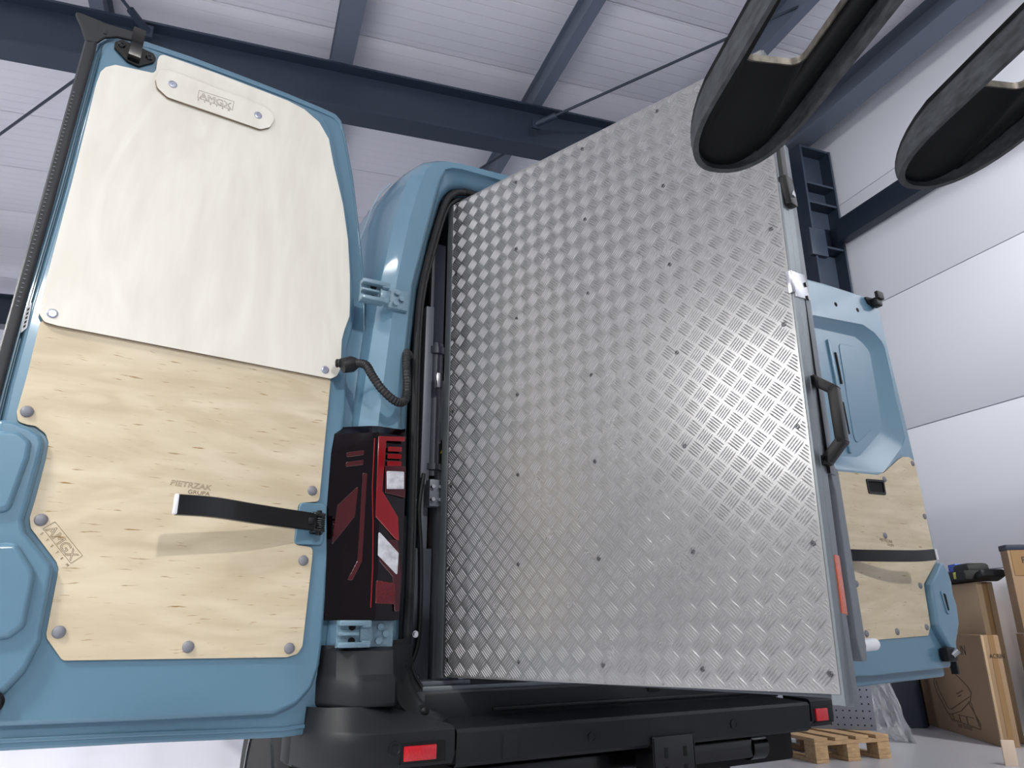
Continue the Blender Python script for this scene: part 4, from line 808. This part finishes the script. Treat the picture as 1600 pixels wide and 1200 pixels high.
bx4 = carton('cardboard_box', (4.40, 1.03, 0), -40, 0.5, 0.12, 0.62, 'upper brown box at the picture edge with dark taped rim', card, z=0.765)
m_ = MB(); m_.b((-0.004, -0.004, 0.585), (0.504, 0.124, 0.624), 0.003); m_.build('dark_rim', navy, bx4)
m_ = MB(); m_.b((0.02, -0.003, 0.40), (0.16, 0.003, 0.58)); m_.build('tape', tape_m, bx4)
lettering('box_letters', 'R 0', ink, bx4, (0.08, -0.004, 0.49), (1, 0, 0), (0, 0, 1), 0.045)
# bag / black cases on top of the tall box
bg = empty('black_bag', mtx=Matrix.Translation((4.513, 1.365, 1.150)) @ Matrix.Rotation(math.radians(-36), 4, 'Z')); tag(bg, 'flat black bag lying on the tall cardboard box', 'bag')
m_ = MB(); m_.box((0.03, 0.40, 0.04), (0.24, 0.86, 0.08), None, 0.025, 3); m_.build('bag_body', mat('black_cloth', S(16, 18, 20), 0.7, bump=(40, 0.4)), bg)
m_ = MB(); m_.box((0.03, 0.10, 0.09), (0.18, 0.24, 0.09), None, 0.04, 3); m_.box((0.08, -0.06, 0.035), (0.18, 0.14, 0.06), Matrix.Rotation(-0.25, 3, 'X'), 0.02, 3); m_.build('bag_bulge', mat('black_cloth_b', S(20, 24, 25), 0.65, bump=(40, 0.4)), bg)
m_ = MB(); m_.box((-0.091, 0.12, 0.045), (0.008, 0.035, 0.05), None, 0.003); m_.build('yellow_tag', yellow_m, bg)
m_ = MB(); m_.box((4.705, 1.616, 1.266), (0.05, 0.13, 0.06), Matrix.Rotation(math.radians(-36), 3, 'Z'), 0.004); o = m_.build('plastic_case', blue_tape); tag(o, 'small blue plastic case on the black bag', 'case')
# navy panel leaning behind, then a black strip in place of the gap's shadow
def leaning(name, x0, y0, ang, wd, h, th, m, lab, cat, tilt=-6):
    M_ = Matrix.Translation((x0, y0, 0.0)) @ Matrix.Rotation(math.radians(ang), 4, 'Z') @ Matrix.Rotation(math.radians(tilt), 4, 'X')
    m_ = MB(); m_.b((0, -th, 0), (wd, 0, h), 0.004); o = m_.build(name, m, None, M_); tag(o, lab, cat); return o
leaning('metal_panel_or_shade', 4.42, 2.46, -40, 0.48, 0.95, 0.03, navy, 'navy blue panel leaning behind the crumpled film', 'panel')
leaning('metal_panel_or_shade', 4.82, 2.26, -40, 0.09, 1.0, 0.03, blackplastic, 'narrow black strip painted as the shadow between navy panel and drawn box', 'panel')  # shade of the gap beside the box, built as a black strip
# pallet with a perforated metal sheet on it
PA = math.radians(-10); pm = Matrix.Translation((2.62, 1.50, 0)) @ Matrix.Rotation(PA, 4, 'Z')
pal = empty('wooden_pallet', mtx=pm); tag(pal, 'small wooden pallet on the floor behind the bumper', 'pallet')
LX, LY = 0.60, 0.80
for y in (0.0, 0.35, 0.70):
    for x in (0.0, 0.25, 0.50):
        m_ = MB(); m_.b((x, y, 0.022), (x+0.10, y+0.10, 0.10), 0.004); m_.build('block', wood, pal)
for x in (0.0, 0.25, 0.50):
    m_ = MB(); m_.b((x, 0, 0.0), (x+0.10, LY, 0.022), 0.003); m_.build('bottom_board', wood, pal)
for y in (0.0, 0.35, 0.70):
    m_ = MB(); m_.b((0, y, 0.10), (LX, y+0.10, 0.122), 0.003); m_.build('cross_board', wood, pal)
for x in (0.0, 0.165, 0.33, 0.495):
    m_ = MB(); m_.b((x, 0, 0.122), (x+0.105, LY, 0.144), 0.003); m_.build('deck_board', wood, pal)
pf = empty('perforated_sheet', mtx=Matrix.Translation((2.94, 1.92, 0.145)) @ Matrix.Rotation(math.radians(-50), 4, 'Z')); tag(pf, 'grey perforated metal sheet standing on the wooden pallet', 'metal sheet')
m_ = MB(); m_.b((0, 0, 0), (0.52, 0.025, 0.34), 0.003); m_.build('sheet', perf_m, pf)
m_ = MB(); m_.cyl((0, -0.0012, 0), (0, 0.002, 0), 0.0055, 10); h0 = m_.build('hole', hole_m, pf, smooth=None); h0.location = (0.03, 0, 0.03); k = 0
for i in range(12):
    for j in range(7):
        if i == 0 and j == 0: continue
        o = h0.copy(); COL.objects.link(o); o.parent = pf; o.location = (0.03+i*0.042, 0, 0.03+j*0.045)
# crumpled clear film
rnd = random.Random(3); bm = bmesh.new()
bmesh.ops.create_icosphere(bm, subdivisions=4, radius=1)
for v in bm.verts:
    r = 1+rnd.uniform(-0.34, 0.34); v.co = Vector((v.co.x*0.24*r, v.co.y*0.24*r, max(0.0, 0.20+v.co.z*0.21*r)*(1.0-3.0*v.co.x)))
me = bpy.data.meshes.new('plastic_film'); bm.to_mesh(me); bm.free()
o = link('plastic_film', me, wrap_m, None, Matrix.Translation((4.02, 1.92, 0.0)) @ Matrix.Rotation(math.radians(-45), 4, 'Z')); tag(o, 'crumpled clear plastic film on the floor beside the pallet', 'film')
m_ = MB(); m_.box((3.60, 0.86, 0.072), (0.075, 0.012, 0.144), Matrix.Rotation(math.radians(-40), 3, 'Z'), 0.002); o = m_.build('paper_card', mat('pale_card', S(205, 185, 165), 0.7)); tag(o, 'small upright pale card on the floor by the drawn box', 'card')
